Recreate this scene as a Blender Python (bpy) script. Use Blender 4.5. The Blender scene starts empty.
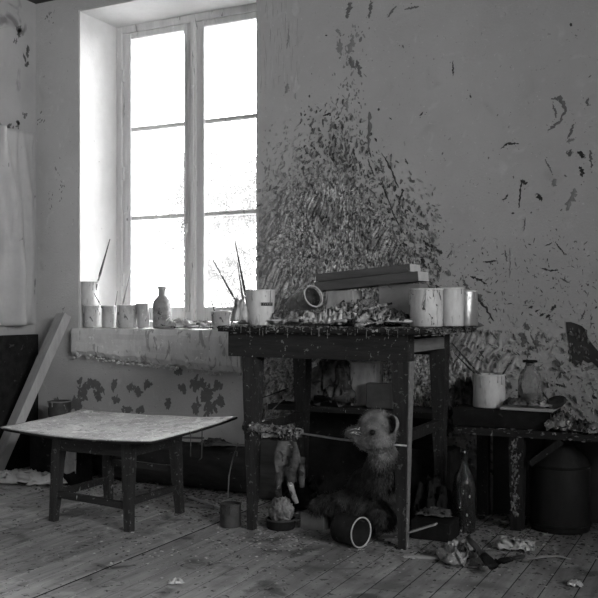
import bpy, bmesh, math, random
from mathutils import Vector, Matrix, noise
R = random.Random(7)
SC = bpy.context.scene
COL = SC.collection
# ------------------------------------------------------------------ camera
TH = math.radians(26.7); FPX = 880.0; CX = 299.0; HZ = 308.0; CH = 0.925
sT, cT = math.sin(TH), math.cos(TH)
def at(px, py, Y):
    "point of the room on the vertical plane Y"
    p = (px-CX)/FPX; D = Y/(p*sT+cT); x = p*D
    return Vector((x*cT-D*sT, Y, CH-(py-HZ)*D/FPX))
def atX(px, py, X):
    p = (px-CX)/FPX; D = X/(p*cT-sT); x = p*D
    return Vector((X, x*sT+D*cT, CH-(py-HZ)*D/FPX))
def onz(px, py, z=0.0):
    D = (CH-z)*FPX/(py-HZ); x = (px-CX)/FPX*D
    return Vector((x*cT-D*sT, x*sT+D*cT, z))
def foot(px, Y, z=0.0):
    v = at(px, HZ, Y); v.z = z; return v
cam = bpy.data.cameras.new('camera'); co = bpy.data.objects.new('camera', cam); COL.objects.link(co)
co.location = (0, 0, CH); co.rotation_euler = (math.pi/2, 0, TH)
cam.sensor_width = 36; cam.lens = FPX/598*36; cam.shift_y = (HZ-299)/598; cam.clip_start = .05
SC.camera = co
SC.view_settings.view_transform = 'Standard'; SC.view_settings.look = 'None'
SC.view_settings.gamma = 1; SC.view_settings.use_curve_mapping = False
SC.view_settings.exposure = 5.58
SC.cycles.max_bounces = 8; SC.cycles.diffuse_bounces = 6; SC.cycles.transparent_max_bounces = 12
SC.cycles.sample_clamp_indirect = 6

# ------------------------------------------------------------------ materials
def mat(name, a, b=None, scale=8, st=(1,1,1), rough=.8, bump=.3, bscale=40, spots=None, spec=.3, metal=0, bdist=.004, attr=None, stops=(.35,.65), coord='Object'):
    m = bpy.data.materials.new(name); m.use_nodes = True
    N = m.node_tree.nodes; L = m.node_tree.links
    bs = N['Principled BSDF']
    tc = N.new('ShaderNodeTexCoord'); mp = N.new('ShaderNodeMapping'); mp.inputs['Scale'].default_value = st
    L.new(tc.outputs[coord], mp.inputs[0])
    n = N.new('ShaderNodeTexNoise'); n.inputs['Scale'].default_value = scale; n.inputs['Detail'].default_value = 8; n.inputs['Roughness'].default_value = .65
    L.new(mp.outputs[0], n.inputs['Vector'])
    r = N.new('ShaderNodeValToRGB'); b = a if b is None else b
    r.color_ramp.elements[0].position = stops[0]; r.color_ramp.elements[1].position = stops[1]
    r.color_ramp.elements[0].color = (a,a,a,1); r.color_ramp.elements[1].color = (b,b,b,1)
    L.new(n.outputs[0], r.inputs[0]); col = r.outputs[0]
    for sp in (spots or []):
        c, thr, sc_, wid = (list(sp)+[.03])[:4]
        n2 = N.new('ShaderNodeTexNoise'); n2.inputs['Scale'].default_value = sc_; n2.inputs['Detail'].default_value = 4; n2.inputs['Distortion'].default_value = .8
        mp2 = N.new('ShaderNodeMapping'); mp2.inputs['Location'].default_value = (sc_*1.3, c*31, thr*17); mp2.inputs['Scale'].default_value = sp[4] if len(sp) > 4 else (1,1,1)
        L.new(tc.outputs[coord], mp2.inputs[0]); L.new(mp2.outputs[0], n2.inputs['Vector'])
        r2 = N.new('ShaderNodeMapRange'); r2.inputs[1].default_value = thr; r2.inputs[2].default_value = thr+wid
        L.new(n2.outputs[0], r2.inputs[0])
        mx = N.new('ShaderNodeMix'); mx.data_type = 'RGBA'
        L.new(r2.outputs[0], mx.inputs[0]); L.new(col, mx.inputs[6]); mx.inputs[7].default_value = (c,c,c,1)
        col = mx.outputs[2]
    if attr:
        at_ = N.new('ShaderNodeAttribute'); at_.attribute_name = attr
        mx = N.new('ShaderNodeMix'); mx.data_type = 'RGBA'; mx.blend_type = 'MULTIPLY'; mx.inputs[0].default_value = 1
        L.new(col, mx.inputs[6]); L.new(at_.outputs['Color'], mx.inputs[7]); col = mx.outputs[2]
    L.new(col, bs.inputs['Base Color'])
    bs.inputs['Roughness'].default_value = rough; bs.inputs['Specular IOR Level'].default_value = spec; bs.inputs['Metallic'].default_value = metal
    if bump:
        n3 = N.new('ShaderNodeTexNoise'); n3.inputs['Scale'].default_value = bscale; n3.inputs['Detail'].default_value = 6; n3.inputs['Roughness'].default_value = .7
        L.new(mp.outputs[0], n3.inputs['Vector'])
        bp = N.new('ShaderNodeBump'); bp.inputs['Strength'].default_value = bump; bp.inputs['Distance'].default_value = bdist
        L.new(n3.outputs[0], bp.inputs['Height']); L.new(bp.outputs[0], bs.inputs['Normal'])
    return m
M = {}
M['plaster'] = mat('wall_plaster', .50, .56, 3, rough=.92, bump=.8, bscale=90, spots=[(.44,.62,6,.16),(.60,.62,14,.14),(.34,.68,70,.03),(.66,.68,90,.03)])
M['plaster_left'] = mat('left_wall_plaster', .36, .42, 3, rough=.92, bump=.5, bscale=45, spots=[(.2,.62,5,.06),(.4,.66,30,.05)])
M['reveal'] = mat('whitewash', .56, .66, 4, rough=.9, bump=.4, bscale=35, spots=[(.5,.70,12,.04),(.4,.74,35,.03)])
M['sillp'] = mat('sill_plaster', .58, .74, 14, (1,1,.35), rough=.9, bump=.9, bscale=50, spots=[(.36,.60,26,.05,(1,1,.3)),(.85,.64,40,.04)])
M['ceil'] = mat('ceiling_boards', .05, .09, 5, (1,8,1), rough=.9, bump=.4)
M['winwood'] = mat('window_paint', .60, .76, 20, (1,1,.15), rough=.7, bump=.6, bscale=60, spots=[(.3,.66,30,.05,(1,1,.25)),(.8,.66,22,.05)])
M['dwood'] = mat('dark_wood', .010, .024, 18, (3,3,.35), rough=.62, bump=.7, bscale=50, spots=[(.34,.70,38,.02),(.16,.66,60,.02)])
M['dwoodx'] = mat('dark_wood_rail', .012, .026, 18, (.4,3,3), rough=.62, bump=.7, bscale=50, spots=[(.42,.69,40,.02,(1,1,.5)),(.16,.66,60,.02)])
M['legwood'] = mat('spattered_wood', .012, .032, 16, (3,3,.35), rough=.6, bump=.7, bscale=50, spots=[(.26,.69,40,.02,(1,1,.45)),(.10,.63,60,.02)])
M['mwood'] = mat('grey_wood', .14, .22, 14, (.4,3,3), rough=.75, bump=.6, bscale=60, spots=[(.4,.68,30,.03),(.06,.68,24,.03)])
M['lwood'] = mat('pale_wood', .33, .42, 8, (3,3,.5), rough=.7, bump=.5, bscale=60, spots=[(.2,.70,30,.03)])
M['beam'] = mat('beam_wood', .08, .13, 9, (.3,3,3), rough=.8, bump=.5, bscale=50, spots=[(.3,.7,30,.03)])
M['beamend'] = mat('lit_cut_end', .5, .62, 20, rough=.8, bump=.4)
M['lowtop'] = mat('worn_table_top', .13, .33, 4.5, rough=.5, bump=.6, bscale=60, spots=[(.44,.57,9,.12),(.09,.58,30,.06),(.55,.62,80,.04),(.12,.64,90,.03)], spec=.45)
M['crust'] = mat('dried_paint_crust', .06, .36, 55, rough=.75, bump=1, bscale=90, bdist=.008, spots=[(.02,.54,50,.03),(.5,.68,70,.03)])
M['canw'] = mat('pale_can_paint', .48, .68, 20, (1,1,.4), rough=.32, bump=.5, bscale=50, spots=[(.16,.67,30,.03,(1,1,.45)),(.4,.62,40,.04,(1,1,.3))])
M['canspot'] = mat('spotted_can_paint', .42, .62, 20, (1,1,.4), rough=.32, bump=.5, bscale=50, spots=[(.08,.64,34,.03,(1,1,.8)),(.35,.60,40,.04,(1,1,.3))])
M['cang'] = mat('grey_can_paint', .28, .48, 18, (1,1,.4), rough=.5, bump=.5, bscale=50, spots=[(.12,.62,26,.04,(1,1,.4)),(.7,.66,34,.04,(1,1,.4))])
M['cansill'] = mat('sill_can_paint', .36, .55, 22, (1,1,.5), rough=.6, bump=.5, bscale=50, spots=[(.14,.57,30,.05,(1,1,.5)),(.75,.66,34,.04)])
M['canmetal'] = mat('tin', .5, .62, 10, rough=.33, bump=.2, metal=.75, spec=.5, spots=[(.3,.66,40,.03)])
M['darkcan'] = mat('blackened_tin', .03, .07, 14, rough=.5, bump=.4, spots=[(.2,.70,30,.03)])
M['rim'] = mat('bare_rim', .55, .7, 30, rough=.5, bump=.3, spec=.5)
M['band'] = mat('label_band', .05, .09, 60, rough=.6, bump=.1)
M['bandl'] = mat('label_pale', .5, .6, 60, rough=.6, bump=.1)
M['paintin'] = mat('can_content', .06, .3, 20, rough=.4, bump=.6, spots=[(.05,.6,30,.04)])
M['brush'] = mat('brush_handle', .03, .06, 20, rough=.5, bump=.2, spots=[(.3,.72,60,.03)])
M['brushp'] = mat('worn_brush_handle', .18, .34, 40, rough=.6, bump=.3)
M['bristle'] = mat('bristle', .05, .14, 60, (4,4,1), rough=.8, bump=.8)
M['rag'] = mat('paint_rag', .12, .5, 26, rough=.85, bump=1, bscale=60, bdist=.01, spots=[(.04,.59,36,.04),(.75,.62,44,.03)])
M['ragd'] = mat('dirty_rag', .035, .14, 16, rough=.9, bump=1, bscale=60, spots=[(.4,.66,26,.05),(.03,.6,20,.05)])
M['ragl'] = mat('pale_rag', .42, .66, 12, rough=.9, bump=.6, bscale=50, spots=[(.12,.66,18,.04)])
M['cloth'] = mat('hanging_sheet', .36, .46, 3, rough=.75, bump=.2, bscale=20, spots=[(.2,.70,12,.05)])
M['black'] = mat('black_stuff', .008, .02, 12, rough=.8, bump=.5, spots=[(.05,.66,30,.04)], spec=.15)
M['blackroll'] = mat('sooty_canvas', .012, .03, 9, (.5,2,2), rough=.85, bump=.9, bscale=24, spots=[(.12,.68,22,.04)])
M['fur'] = mat('matted_fur', .02, .05, 18, rough=.9, bump=.6, attr='shade', bdist=.01)
M['eye'] = mat('eye_socket', .01, .01, rough=.3, bump=0)
M['bottlew'] = mat('paint_coated_bottle', .17, .34, 26, rough=.6, bump=.8, bscale=60, spots=[(.5,.64,30,.05),(.08,.64,34,.04)])
M['floor'] = mat('floor_boards', .22, .40, 5, (5,.5,1), rough=.75, bump=.9, bscale=24, attr='shade', spec=.25, spots=[(.42,.60,9,.10),(.11,.58,6,.12),(.5,.68,60,.03),(.05,.62,40,.04),(.14,.56,2.2,.16)])
M['under'] = mat('subfloor', .01, .014, bump=0, spec=.05)
M['chip'] = mat('plaster_chip', .25, .6, 40, rough=.9, bump=.3)
M['chipd'] = mat('dust_shade_clod', .04, .09, 40, rough=.9, bump=.3)
M['wire'] = mat('wire', .25, .35, 40, rough=.45, metal=.6, bump=0)
M['daub'] = mat('wall_paint_daub', .86, 1.0, 30, rough=.6, bump=.6, bscale=120, attr='shade', spec=.4)
M['leaf'] = mat('leaf', .022, .045, 3, rough=.8, bump=0)
M['bark'] = mat('bark', .03, .05, 6, rough=.9, bump=.5)
M['ground'] = mat('outside_ground', .12, .2, .6, rough=.9, bump=.3)
M['rope'] = mat('string', .2, .3, 60, rough=.9, bump=.3)
def glassmat(name, dirt, dscale, tint=.96, thr=(.45,.75), dc=.7):
    m = bpy.data.materials.new(name); m.use_nodes = True; N = m.node_tree.nodes; L = m.node_tree.links
    N.remove(N['Principled BSDF']); out = [n for n in N if n.type == 'OUTPUT_MATERIAL'][0]
    tr = N.new('ShaderNodeBsdfTransparent'); tr.inputs[0].default_value = (tint,)*3+(1,)
    gl = N.new('ShaderNodeBsdfGlossy'); gl.inputs['Roughness'].default_value = .04
    fr = N.new('ShaderNodeFresnel'); fr.inputs[0].default_value = 1.45
    m1 = N.new('ShaderNodeMixShader'); L.new(fr.outputs[0], m1.inputs[0]); L.new(tr.outputs[0], m1.inputs[1]); L.new(gl.outputs[0], m1.inputs[2])
    df = N.new('ShaderNodeBsdfDiffuse'); df.inputs[0].default_value = (dc,dc,dc,1)
    tl = N.new('ShaderNodeBsdfTranslucent'); tl.inputs[0].default_value = (dc,dc,dc,1)
    m2 = N.new('ShaderNodeMixShader'); m2.inputs[0].default_value = .5; L.new(df.outputs[0], m2.inputs[1]); L.new(tl.outputs[0], m2.inputs[2])
    tc = N.new('ShaderNodeTexCoord'); n = N.new('ShaderNodeTexNoise'); n.inputs['Scale'].default_value = dscale; n.inputs['Detail'].default_value = 8
    L.new(tc.outputs['Object'], n.inputs[0])
    mr = N.new('ShaderNodeMapRange'); mr.inputs[1].default_value = thr[0]; mr.inputs[2].default_value = thr[1]; mr.inputs[3].default_value = dirt*.35; mr.inputs[4].default_value = dirt
    L.new(n.outputs[0], mr.inputs[0])
    m3 = N.new('ShaderNodeMixShader'); L.new(mr.outputs[0], m3.inputs[0]); L.new(m1.outputs[0], m3.inputs[1]); L.new(m2.outputs[0], m3.inputs[2])
    L.new(m3.outputs[0], out.inputs[0]); return m
M['pane'] = glassmat('window_glass', .16, 5)
M['bottle'] = glassmat('bottle_glass', .4, 16, .985, (.4,.7), .65)
M['bottled'] = glassmat('dark_bottle_glass', .35, 14, .72, (.5,.8), .22)

# ------------------------------------------------------------------ mesh helpers
class MB:
    def __init__(s): s.v = []; s.f = []; s.sh = []; s.smooth = []
    def add(s, vs, fs, shade=1.0, smooth=False):
        o = len(s.v); s.v += [Vector(v) for v in vs]; s.f += [tuple(i+o for i in f) for f in fs]
        s.sh += [shade]*len(vs); s.smooth += [smooth]*len(fs); return s
def frame_of(d, up=Vector((0,0,1))):
    d = d.normalized()
    if abs(d.dot(up)) > .97: up = Vector((0,1,0))
    x = d.cross(up).normalized(); y = x.cross(d).normalized(); return x, y
def box(mb, lo, hi, bev=.003, shade=1.0, mtx=None, jit=0):
    bm = bmesh.new(); bmesh.ops.create_cube(bm, size=1)
    lo = Vector(lo); hi = Vector(hi); c = (lo+hi)/2; s = hi-lo
    for v in bm.verts: v.co = Vector((v.co.x*s.x, v.co.y*s.y, v.co.z*s.z))+c
    if jit:
        bmesh.ops.subdivide_edges(bm, edges=[e for e in bm.edges if e.calc_length() > .1], cuts=6, use_grid_fill=True)
        for v in bm.verts: v.co += noise.noise_vector(v.co*9)*jit
    if bev: bmesh.ops.bevel(bm, geom=[e for e in bm.edges if len(e.link_faces) == 2 and e.calc_face_angle(0) > .7], offset=bev, segments=1, affect='EDGES')
    if mtx is not None: bmesh.ops.transform(bm, matrix=mtx, verts=bm.verts)
    bm.verts.index_update()
    mb.add([v.co.copy() for v in bm.verts], [[v.index for v in f.verts] for f in bm.faces], shade); bm.free(); return mb
def bar(mb, a, b, w, t, w2=None, t2=None, bev=.003, up=Vector((0,0,1)), roll=0, jit=0, shade=1.0):
    "rectangular bar from a to b, w across, t in the up direction, tapering to w2, t2"
    a = Vector(a); b = Vector(b); d = (b-a); x, y = frame_of(d, up)
    if roll: q = Matrix.Rotation(roll, 3, d.normalized()); x = q@x; y = q@y
    w2 = w if w2 is None else w2; t2 = t if t2 is None else t2
    bm = bmesh.new(); n = 9 if jit else 1; rings = []
    for i in range(n+1):
        k = i/n; c = a+d*k; W = w+(w2-w)*k; T = t+(t2-t)*k
        off = noise.noise_vector(c*7)*jit if jit else Vector()
        rings.append([bm.verts.new(c+off+x*sx*W/2+y*sy*T/2+(noise.noise_vector((c+x*sx+y*sy)*23)*jit*.5 if jit else Vector())) for sx, sy in ((-1,-1),(1,-1),(1,1),(-1,1))])
    for i in range(n):
        for j in range(4): bm.faces.new((rings[i][j], rings[i][(j+1)%4], rings[i+1][(j+1)%4], rings[i+1][j]))
    bm.faces.new(rings[0][::-1]); bm.faces.new(rings[-1])
    if bev: bmesh.ops.bevel(bm, geom=[e for e in bm.edges if e.calc_face_angle(0) > .7], offset=bev, segments=1, affect='EDGES')
    bmesh.ops.recalc_face_normals(bm, faces=bm.faces); bm.verts.index_update()
    mb.add([v.co.copy() for v in bm.verts], [[v.index for v in f.verts] for f in bm.faces], shade); bm.free(); return mb
def tube(mb, pts, rad, seg=8, shade=1.0, cap=True, flat=1.0):
    pts = [Vector(p) for p in pts]; n = len(pts)
    rad = rad if isinstance(rad, (list, tuple)) else [rad]*n
    vs = []; fs = []; px_ = None
    for i, p in enumerate(pts):
        d = (pts[min(i+1, n-1)]-pts[max(i-1, 0)]).normalized()
        if px_ is None: x, y = frame_of(d)
        else: x = (px_-d*px_.dot(d)).normalized(); y = d.cross(x)
        px_ = x
        for k in range(seg):
            a = 2*math.pi*k/seg; vs.append(p+x*math.cos(a)*rad[i]+y*math.sin(a)*rad[i]*flat)
    for i in range(n-1):
        for k in range(seg): fs.append((i*seg+k, i*seg+(k+1)%seg, (i+1)*seg+(k+1)%seg, (i+1)*seg+k))
    if cap: fs.append(tuple(range(seg))[::-1]); fs.append(tuple((n-1)*seg+k for k in range(seg)))
    mb.add(vs, fs, shade, True); return mb
def lathe(mb, prof, c, axis=(0,0,1), seg=28, wob=0, shade=1.0, smooth=True):
    "profile of (radius, height) turned about axis through c"
    c = Vector(c); ax = Vector(axis).normalized(); x, y = frame_of(ax); vs = []; fs = []; n = len(prof); sd = R.random()*50
    for i, (r, h) in enumerate(prof):
        for k in range(seg):
            a = 2*math.pi*k/seg; d = x*math.cos(a)+y*math.sin(a)
            w = noise.noise(d*1.5+Vector((h*12+sd, sd, 0)))*wob if r > .001 else 0
            vs.append(c+d*(r+w)+ax*h)
    for i in range(n-1):
        for k in range(seg): fs.append((i*seg+k, i*seg+(k+1)%seg, (i+1)*seg+(k+1)%seg, (i+1)*seg+k))
    mb.add(vs, fs, shade, smooth); return mb
def blob(mb, c, r, amp=.2, fr=3, shade=1.0, sub=3, mtx=None):
    bm = bmesh.new(); bmesh.ops.create_icosphere(bm, subdivisions=sub, radius=1); sd = Vector((R.random()*90,)*3); r = Vector(r)
    vs = []
    for v in bm.verts:
        k = 1+amp*noise.noise(v.co*fr*.5+sd)*1.6+amp*.5*noise.noise(v.co*fr*1.7+sd)
        p = Vector((v.co.x*r.x, v.co.y*r.y, v.co.z*r.z))*k
        vs.append((mtx@p if mtx else p)+Vector(c))
    mb.add(vs, [[v.index for v in f.verts] for f in bm.faces], shade, True); bm.free(); return mb
def sheet(mb, fn, n, m, th=.002, shade=1.0):
    "grid surface fn(u,v), u and v in 0..1, with real thickness"
    P = [[Vector(fn(i/n, j/m)) for j in range(m+1)] for i in range(n+1)]
    vs = []; fs = []
    for i in range(n+1):
        for j in range(m+1): vs.append(P[i][j])
    for i in range(n+1):
        for j in range(m+1):
            a = P[min(i+1,n)][j]-P[max(i-1,0)][j]; b = P[i][min(j+1,m)]-P[i][max(j-1,0)]
            k = a.cross(b); k = k.normalized() if k.length > 1e-9 else Vector((0,0,1)); vs.append(P[i][j]-k*th)
    W = m+1; o = (n+1)*W
    for i in range(n):
        for j in range(m):
            q = (i*W+j, (i+1)*W+j, (i+1)*W+j+1, i*W+j+1); fs.append(q); fs.append(tuple(k+o for k in q[::-1]))
    ed = [(i*W, (i+1)*W) for i in range(n)]+[((i+1)*W+m, i*W+m) for i in range(n)]+[(j+1, j) for j in range(m)]+[(n*W+j, n*W+j+1) for j in range(m)]
    for a, b in ed: fs.append((b, a, a+o, b+o))
    mb.add(vs, fs, shade, True); return mb
def rag(mb, c, w, l, h, rot=0, seed=0, n=26, base=0.0, fr=1.0, shade=1.0):
    "crumpled cloth lying at c"
    c = Vector(c); ca, sa = math.cos(rot), math.sin(rot); sd = Vector((seed*3.7, seed*1.3, seed))
    def fn(u, v):
        a = (u-.5)*2; b = (v-.5)*2
        k = 1-.18*abs(noise.noise(Vector((a*1.3, b*1.3, 0))+sd))-.12*(a*b)**2
        x = a*w/2*k; y = b*l/2*k
        q = Vector((a*1.6*fr, b*1.6*fr, 0))+sd
        rd = 1-abs(noise.noise(q))*2.6; rd2 = 1-abs(noise.noise(q*2.3))*2.4; rd3 = 1-abs(noise.noise(q*5.1))*2.4
        e = max(0, 1-max(abs(a), abs(b))**3)
        z = h*(.25+.75*e)*max(0, .12+.45*rd+.38*rd2+.2*rd3)+base*e+.003
        dx, dy = noise.noise(q*1.9)*w*.16+noise.noise(q*4)*w*.06, noise.noise(q*1.9+Vector((9,9,9)))*l*.16
        return c+Vector((ca*(x+dx)-sa*(y+dy), sa*(x+dx)+ca*(y+dy), z))
    return sheet(mb, fn, n, n, .0015, shade)
BASE = {}
def link(name, mb, m, parent=None, base=None):
    if parent is not None: b = BASE[parent.name]
    elif base is not None: b = Vector(base)
    else:
        lo = [min(v[i] for v in mb.v) for i in range(3)]; hi = [max(v[i] for v in mb.v) for i in range(3)]
        b = Vector(((lo[0]+hi[0])/2, (lo[1]+hi[1])/2, lo[2]))
    me = bpy.data.meshes.new(name); me.from_pydata([v-b for v in mb.v], [], mb.f)
    me.polygons.foreach_set('use_smooth', mb.smooth)
    bm = bmesh.new(); bm.from_mesh(me); bmesh.ops.recalc_face_normals(bm, faces=bm.faces); bm.to_mesh(me); bm.free()
    ca = me.color_attributes.new('shade', 'FLOAT_COLOR', 'POINT')
    for i, s in enumerate(mb.sh): ca.data[i].color = (s, s, s, 1)
    me.materials.append(m if not isinstance(m, str) else M[m])
    o = bpy.data.objects.new(name, me); COL.objects.link(o)
    if parent is not None: o.parent = parent
    else: o.location = b
    BASE[o.name] = b; return o
def root(name, loc):
    o = bpy.data.objects.new(name, None); COL.objects.link(o); o.location = Vector(loc); o.empty_display_size = .05
    BASE[o.name] = Vector(loc); return o
def tag(o, label, cat, group=None, kind=None):
    o['label'] = label; o['category'] = cat
    if group: o['group'] = group
    if kind: o['kind'] = kind
    return o
def struct(o, label=None, cat=None):
    o['kind'] = 'structure'
    if label: o['label'] = label
    if cat: o['category'] = cat
    return o

# ------------------------------------------------------------------ room shell
XL, XR, YF, YB, ZC = -3.775, 2.7, -2.8, 4.0, 2.745
OX0, OX1, OZ0, OZ1 = -3.45, -2.257, .80, 2.66            # window opening, inner side
# floor: boards running towards the window wall
mb = MB(); x = XL; bw = .103; i = 0; CRX = onz(150, 552).x
while x < XR:
    y = YF-R.random()*1.5
    gw = .009 if x < CRX <= x+bw else .002
    while y < YB:
        y2 = y+R.uniform(1.6, 3.2); dz = R.uniform(-.0008, .0004)
        a, b = max(y, YF), min(y2, YB)
        if b-a > .02: box(mb, (x+gw, a+.0015, -.02+dz), (min(x+bw-.0018, XR), b-.0015, dz), .0006, R.uniform(.82, 1.12))
        y = y2
    x += bw; i += 1
fl = struct(link('floor', mb, 'floor', base=(0,0,0)), 'bare worn floorboards running towards the window wall', 'floor')
mb = MB(); box(mb, (XL, YF, -.08), (XR, YB, -.0014), 0); link('subfloor', mb, 'under', fl)
# back wall
mb = MB()
OXo0, OXo1 = -3.405, -2.30
def wallpiece(x0, x1, z0, z1, y0=YB, y1=4.65): box(mb, (x0, y0, z0), (x1, y1, z1), 0)
wallpiece(XL-.3, OX0, -.1, ZC+.1); wallpiece(OX1, XR+.3, -.1, ZC+.1)
wallpiece(OX0, OX1, -.1, OZ0-.02); wallpiece(OX0, OX1, OZ1, ZC+.1)
wallpiece(OX0, OXo0, OZ0-.02, OZ1, 4.44); wallpiece(OXo1, OX1, OZ0-.02, OZ1, 4.44)
# rough plaster edge down the right side of the opening
for k in range(150):
    z = OZ0+(OZ1-OZ0)*R.random(); blob(mb, (OX1+R.uniform(-.001,.004), YB+R.uniform(0,.006), z), (R.uniform(.003,.008),)*2+(R.uniform(.006,.02),), .3, sub=1)
wb = struct(link('wall_back', mb, 'plaster', base=(0, YB, 0)), 'paint-daubed plaster wall around the window', 'wall')
# whitewash lining of the reveal
mb = MB()
box(mb, (OX0-.001, YB+.004, OZ0), (OX0+.008, 4.345, OZ1), .002); box(mb, (OX1-.008, YB+.004, OZ0), (OX1+.001, 4.345, OZ1), .002)
box(mb, (OX0, YB+.004, OZ1-.008), (OX1, 4.345, OZ1+.001), .002)
o = link('window_reveal', mb, 'reveal', wb); o['label'] = 'whitewashed window reveal'
mb = MB(); box(mb, (OXo0-.002, 4.45, OZ0), (OXo0+.012, 4.66, OZ1), .002); box(mb, (OXo1-.012, 4.45, OZ0), (OXo1+.002, 4.66, OZ1), .002)
link('outer_reveal', mb, 'reveal', wb)
mb = MB(); box(mb, (XL-.15, YF-.15, -.1), (XL, YB, ZC+.1), 0)
wl = struct(link('wall_left', mb, 'plaster_left', base=(XL, 0, 0)), 'stained plaster wall left of the window', 'wall')
# right wall with a tall studio window that lights the room, out of the frame
WY0, WY1, WZ0, WZ1 = -1.7, 1.6, 1.34, 2.62
mb = MB(); box(mb, (XR, YF-.15, -.1), (XR+.3, WY0, ZC+.1), 0); box(mb, (XR, WY1, -.1), (XR+.3, YB, ZC+.1), 0)
box(mb, (XR, WY0, -.1), (XR+.3, WY1, WZ0), 0); box(mb, (XR, WY0, WZ1), (XR+.3, WY1, ZC+.1), 0)
struct(link('wall_right', mb, 'plaster_left', base=(XR, 0, 0)), 'plaster wall with the studio window', 'wall')
mb = MB(); box(mb, (XL-.15, YF-.3, -.1), (XR+.3, YF, ZC+.1), 0)
struct(link('wall_front', mb, 'plaster_left', base=(0, YF, 0)), 'plain plaster wall facing the window wall', 'wall')
mb = MB(); box(mb, (XL-.3, YF-.3, ZC), (XR+.3, 4.65, ZC+.12), 0)
struct(link('ceiling', mb, 'ceil', base=(0, 0, ZC)), 'dark ceiling', 'ceiling')
w2 = root('window_2', (XR+.15, (WY0+WY1)/2, WZ0)); struct(w2, 'tall studio window in the right wall', 'window')
mb = MB(); n = 4
for k in range(n+1):
    y = WY0+(WY1-WY0)*k/n; box(mb, (XR+.12, y-.025, WZ0), (XR+.18, y+.025, WZ1), .003)
for z in (WZ0+.03, (WZ0+WZ1)/2, WZ1-.03): box(mb, (XR+.125, WY0, z-.025), (XR+.175, WY1, z+.025), .003)
link('window_frame', mb, 'winwood', w2)
mb = MB(); box(mb, (XR+.148, WY0, WZ0), (XR+.151, WY1, WZ1), 0); link('pane', mb, 'pane', w2)

# ------------------------------------------------------------------ the window
w1 = root('window_1', ((OX0+OX1)/2, 4.36, OZ0)); struct(w1, 'tall casement window with six panes and peeling frame', 'window')
mb = MB()
FY0, FY1 = 4.345, 4.44
box(mb, (OX0, FY0, OZ0), (OX0+.045, FY1, OZ1), .004); box(mb, (OX1-.045, FY0, OZ0), (OX1, FY1, OZ1), .004)
box(mb, (OX0+.044, FY0+.002, OZ1-.05), (OX1-.044, FY1, OZ1), .004); box(mb, (OX0, FY0-.015, OZ0), (OX1, FY1, OZ0+.045), .006)
box(mb, (OX0+.045, FY0+.012, OZ0), (OX0+.058, FY1, OZ1-.04), .003)
link('window_frame', mb, 'winwood', w1)
GZ = [.93, 1.475, 2.02, 2.573]
XM = (-2.943-2.816)/2
for cx0, cx1, g0, g1 in ((OX0+.058, XM-.002, -3.346, -2.943), (XM+.002, OX1-.045, -2.816, -2.413)):
    mb = MB(); y0, y1 = 4.352, 4.40
    z0, z1 = OZ0+.047, OZ1-.052
    box(mb, (cx0, y0, z0), (g0, y1, z1), .004); box(mb, (g1, y0, z0), (cx1, y1, z1), .004)
    box(mb, (g0, y0, z0), (g1, y1, GZ[0]), .004); box(mb, (g0, y0, GZ[3]), (g1, y1, z1), .004)
    for z in GZ[1:3]: box(mb, (g0-.005, y0+.008, z-.013), (g1+.005, y1-.006, z+.013), .006)
    for gx in (g0, g1): box(mb, (gx-.007, y0-.006, z0), (gx+.007, y0+.012, z1), .003)
    cs = link('casement', mb, 'winwood', w1)
    for k in range(3):
        mb = MB(); box(mb, (g0-.003, 4.372, GZ[k]-.003), (g1+.003, 4.375, GZ[k+1]+.003), 0); link('pane', mb, 'pane', cs)
# centre cover strips and bolt
mb = MB(); box(mb, (XM-.022, 4.335, OZ0+.05), (XM+.022, 4.352, OZ1-.05), .005)
box(mb, (XM-.010, 4.327, OZ0+.05), (XM+.010, 4.337, OZ1-.05), .003); link('cover_strip', mb, 'winwood', w1)
mb = MB(); bx_ = XM-.028
tube(mb, [(bx_, 4.335, .9), (bx_, 4.335, 2.5)], .006, 8)
hp = at(187, 228, 4.31); hp.x = bx_
tube(mb, [hp+Vector((0,.02,.035)), hp+Vector((0,-.015,.035)), hp+Vector((-.018,-.02,.01)), hp+Vector((-.018,-.02,-.03)), hp+Vector((0,-.02,-.05)), hp+Vector((.018,-.02,-.02)), hp+Vector((.012,-.02,.02))], .005, 6)
o = link('window_bolt', mb, 'winwood', w1)
for z in (1.1, 1.75, 2.35):
    mb = MB(); box(mb, (OX0+.05, 4.335, z-.04), (OX0+.066, 4.354, z+.04), .003); link('hinge', mb, 'winwood', w1)
# sill: thick plaster slab with a ragged lower edge
mb = MB(); n = 60; SX0, SX1, SY = -3.455, -2.325, 3.945
top = []; bot = []
for i in range(n+1):
    u = i/n; x = SX0+(SX1-SX0)*u
    zb = .655-.075*u+noise.noise(Vector((x*9, 0, 0)))*.018+R.uniform(-.007, .007)
    zt = .808+noise.noise(Vector((x*14, 3, 0)))*.006
    top.append((x, zt)); bot.append((x, zb))
vs = []; fs = []; K = 6
for i in range(n+1):
    x, zt = top[i]; _, zb = bot[i]
    for j in range(K+1):
        t = j/K; z = zb+(zt-zb)*t
        y = SY+noise.noise(Vector((x*11, z*17, 5)))*.009+(.006 if j == K else 0)+(.02 if j == 0 else 0)
        vs.append((x, y, z))
    vs.append((x, 4.02, zt+.002)); vs.append((x, 4.355, zt+.004)); vs.append((x, 4.355, zb)); 
W = K+4
for i in range(n):
    for j in range(W): fs.append((i*W+j, (i+1)*W+j, (i+1)*W+(j+1)%W, i*W+(j+1)%W))
fs.append(tuple(range(W))); fs.append(tuple(n*W+j for j in range(W))[::-1])
mb.add(vs, fs)
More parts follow.
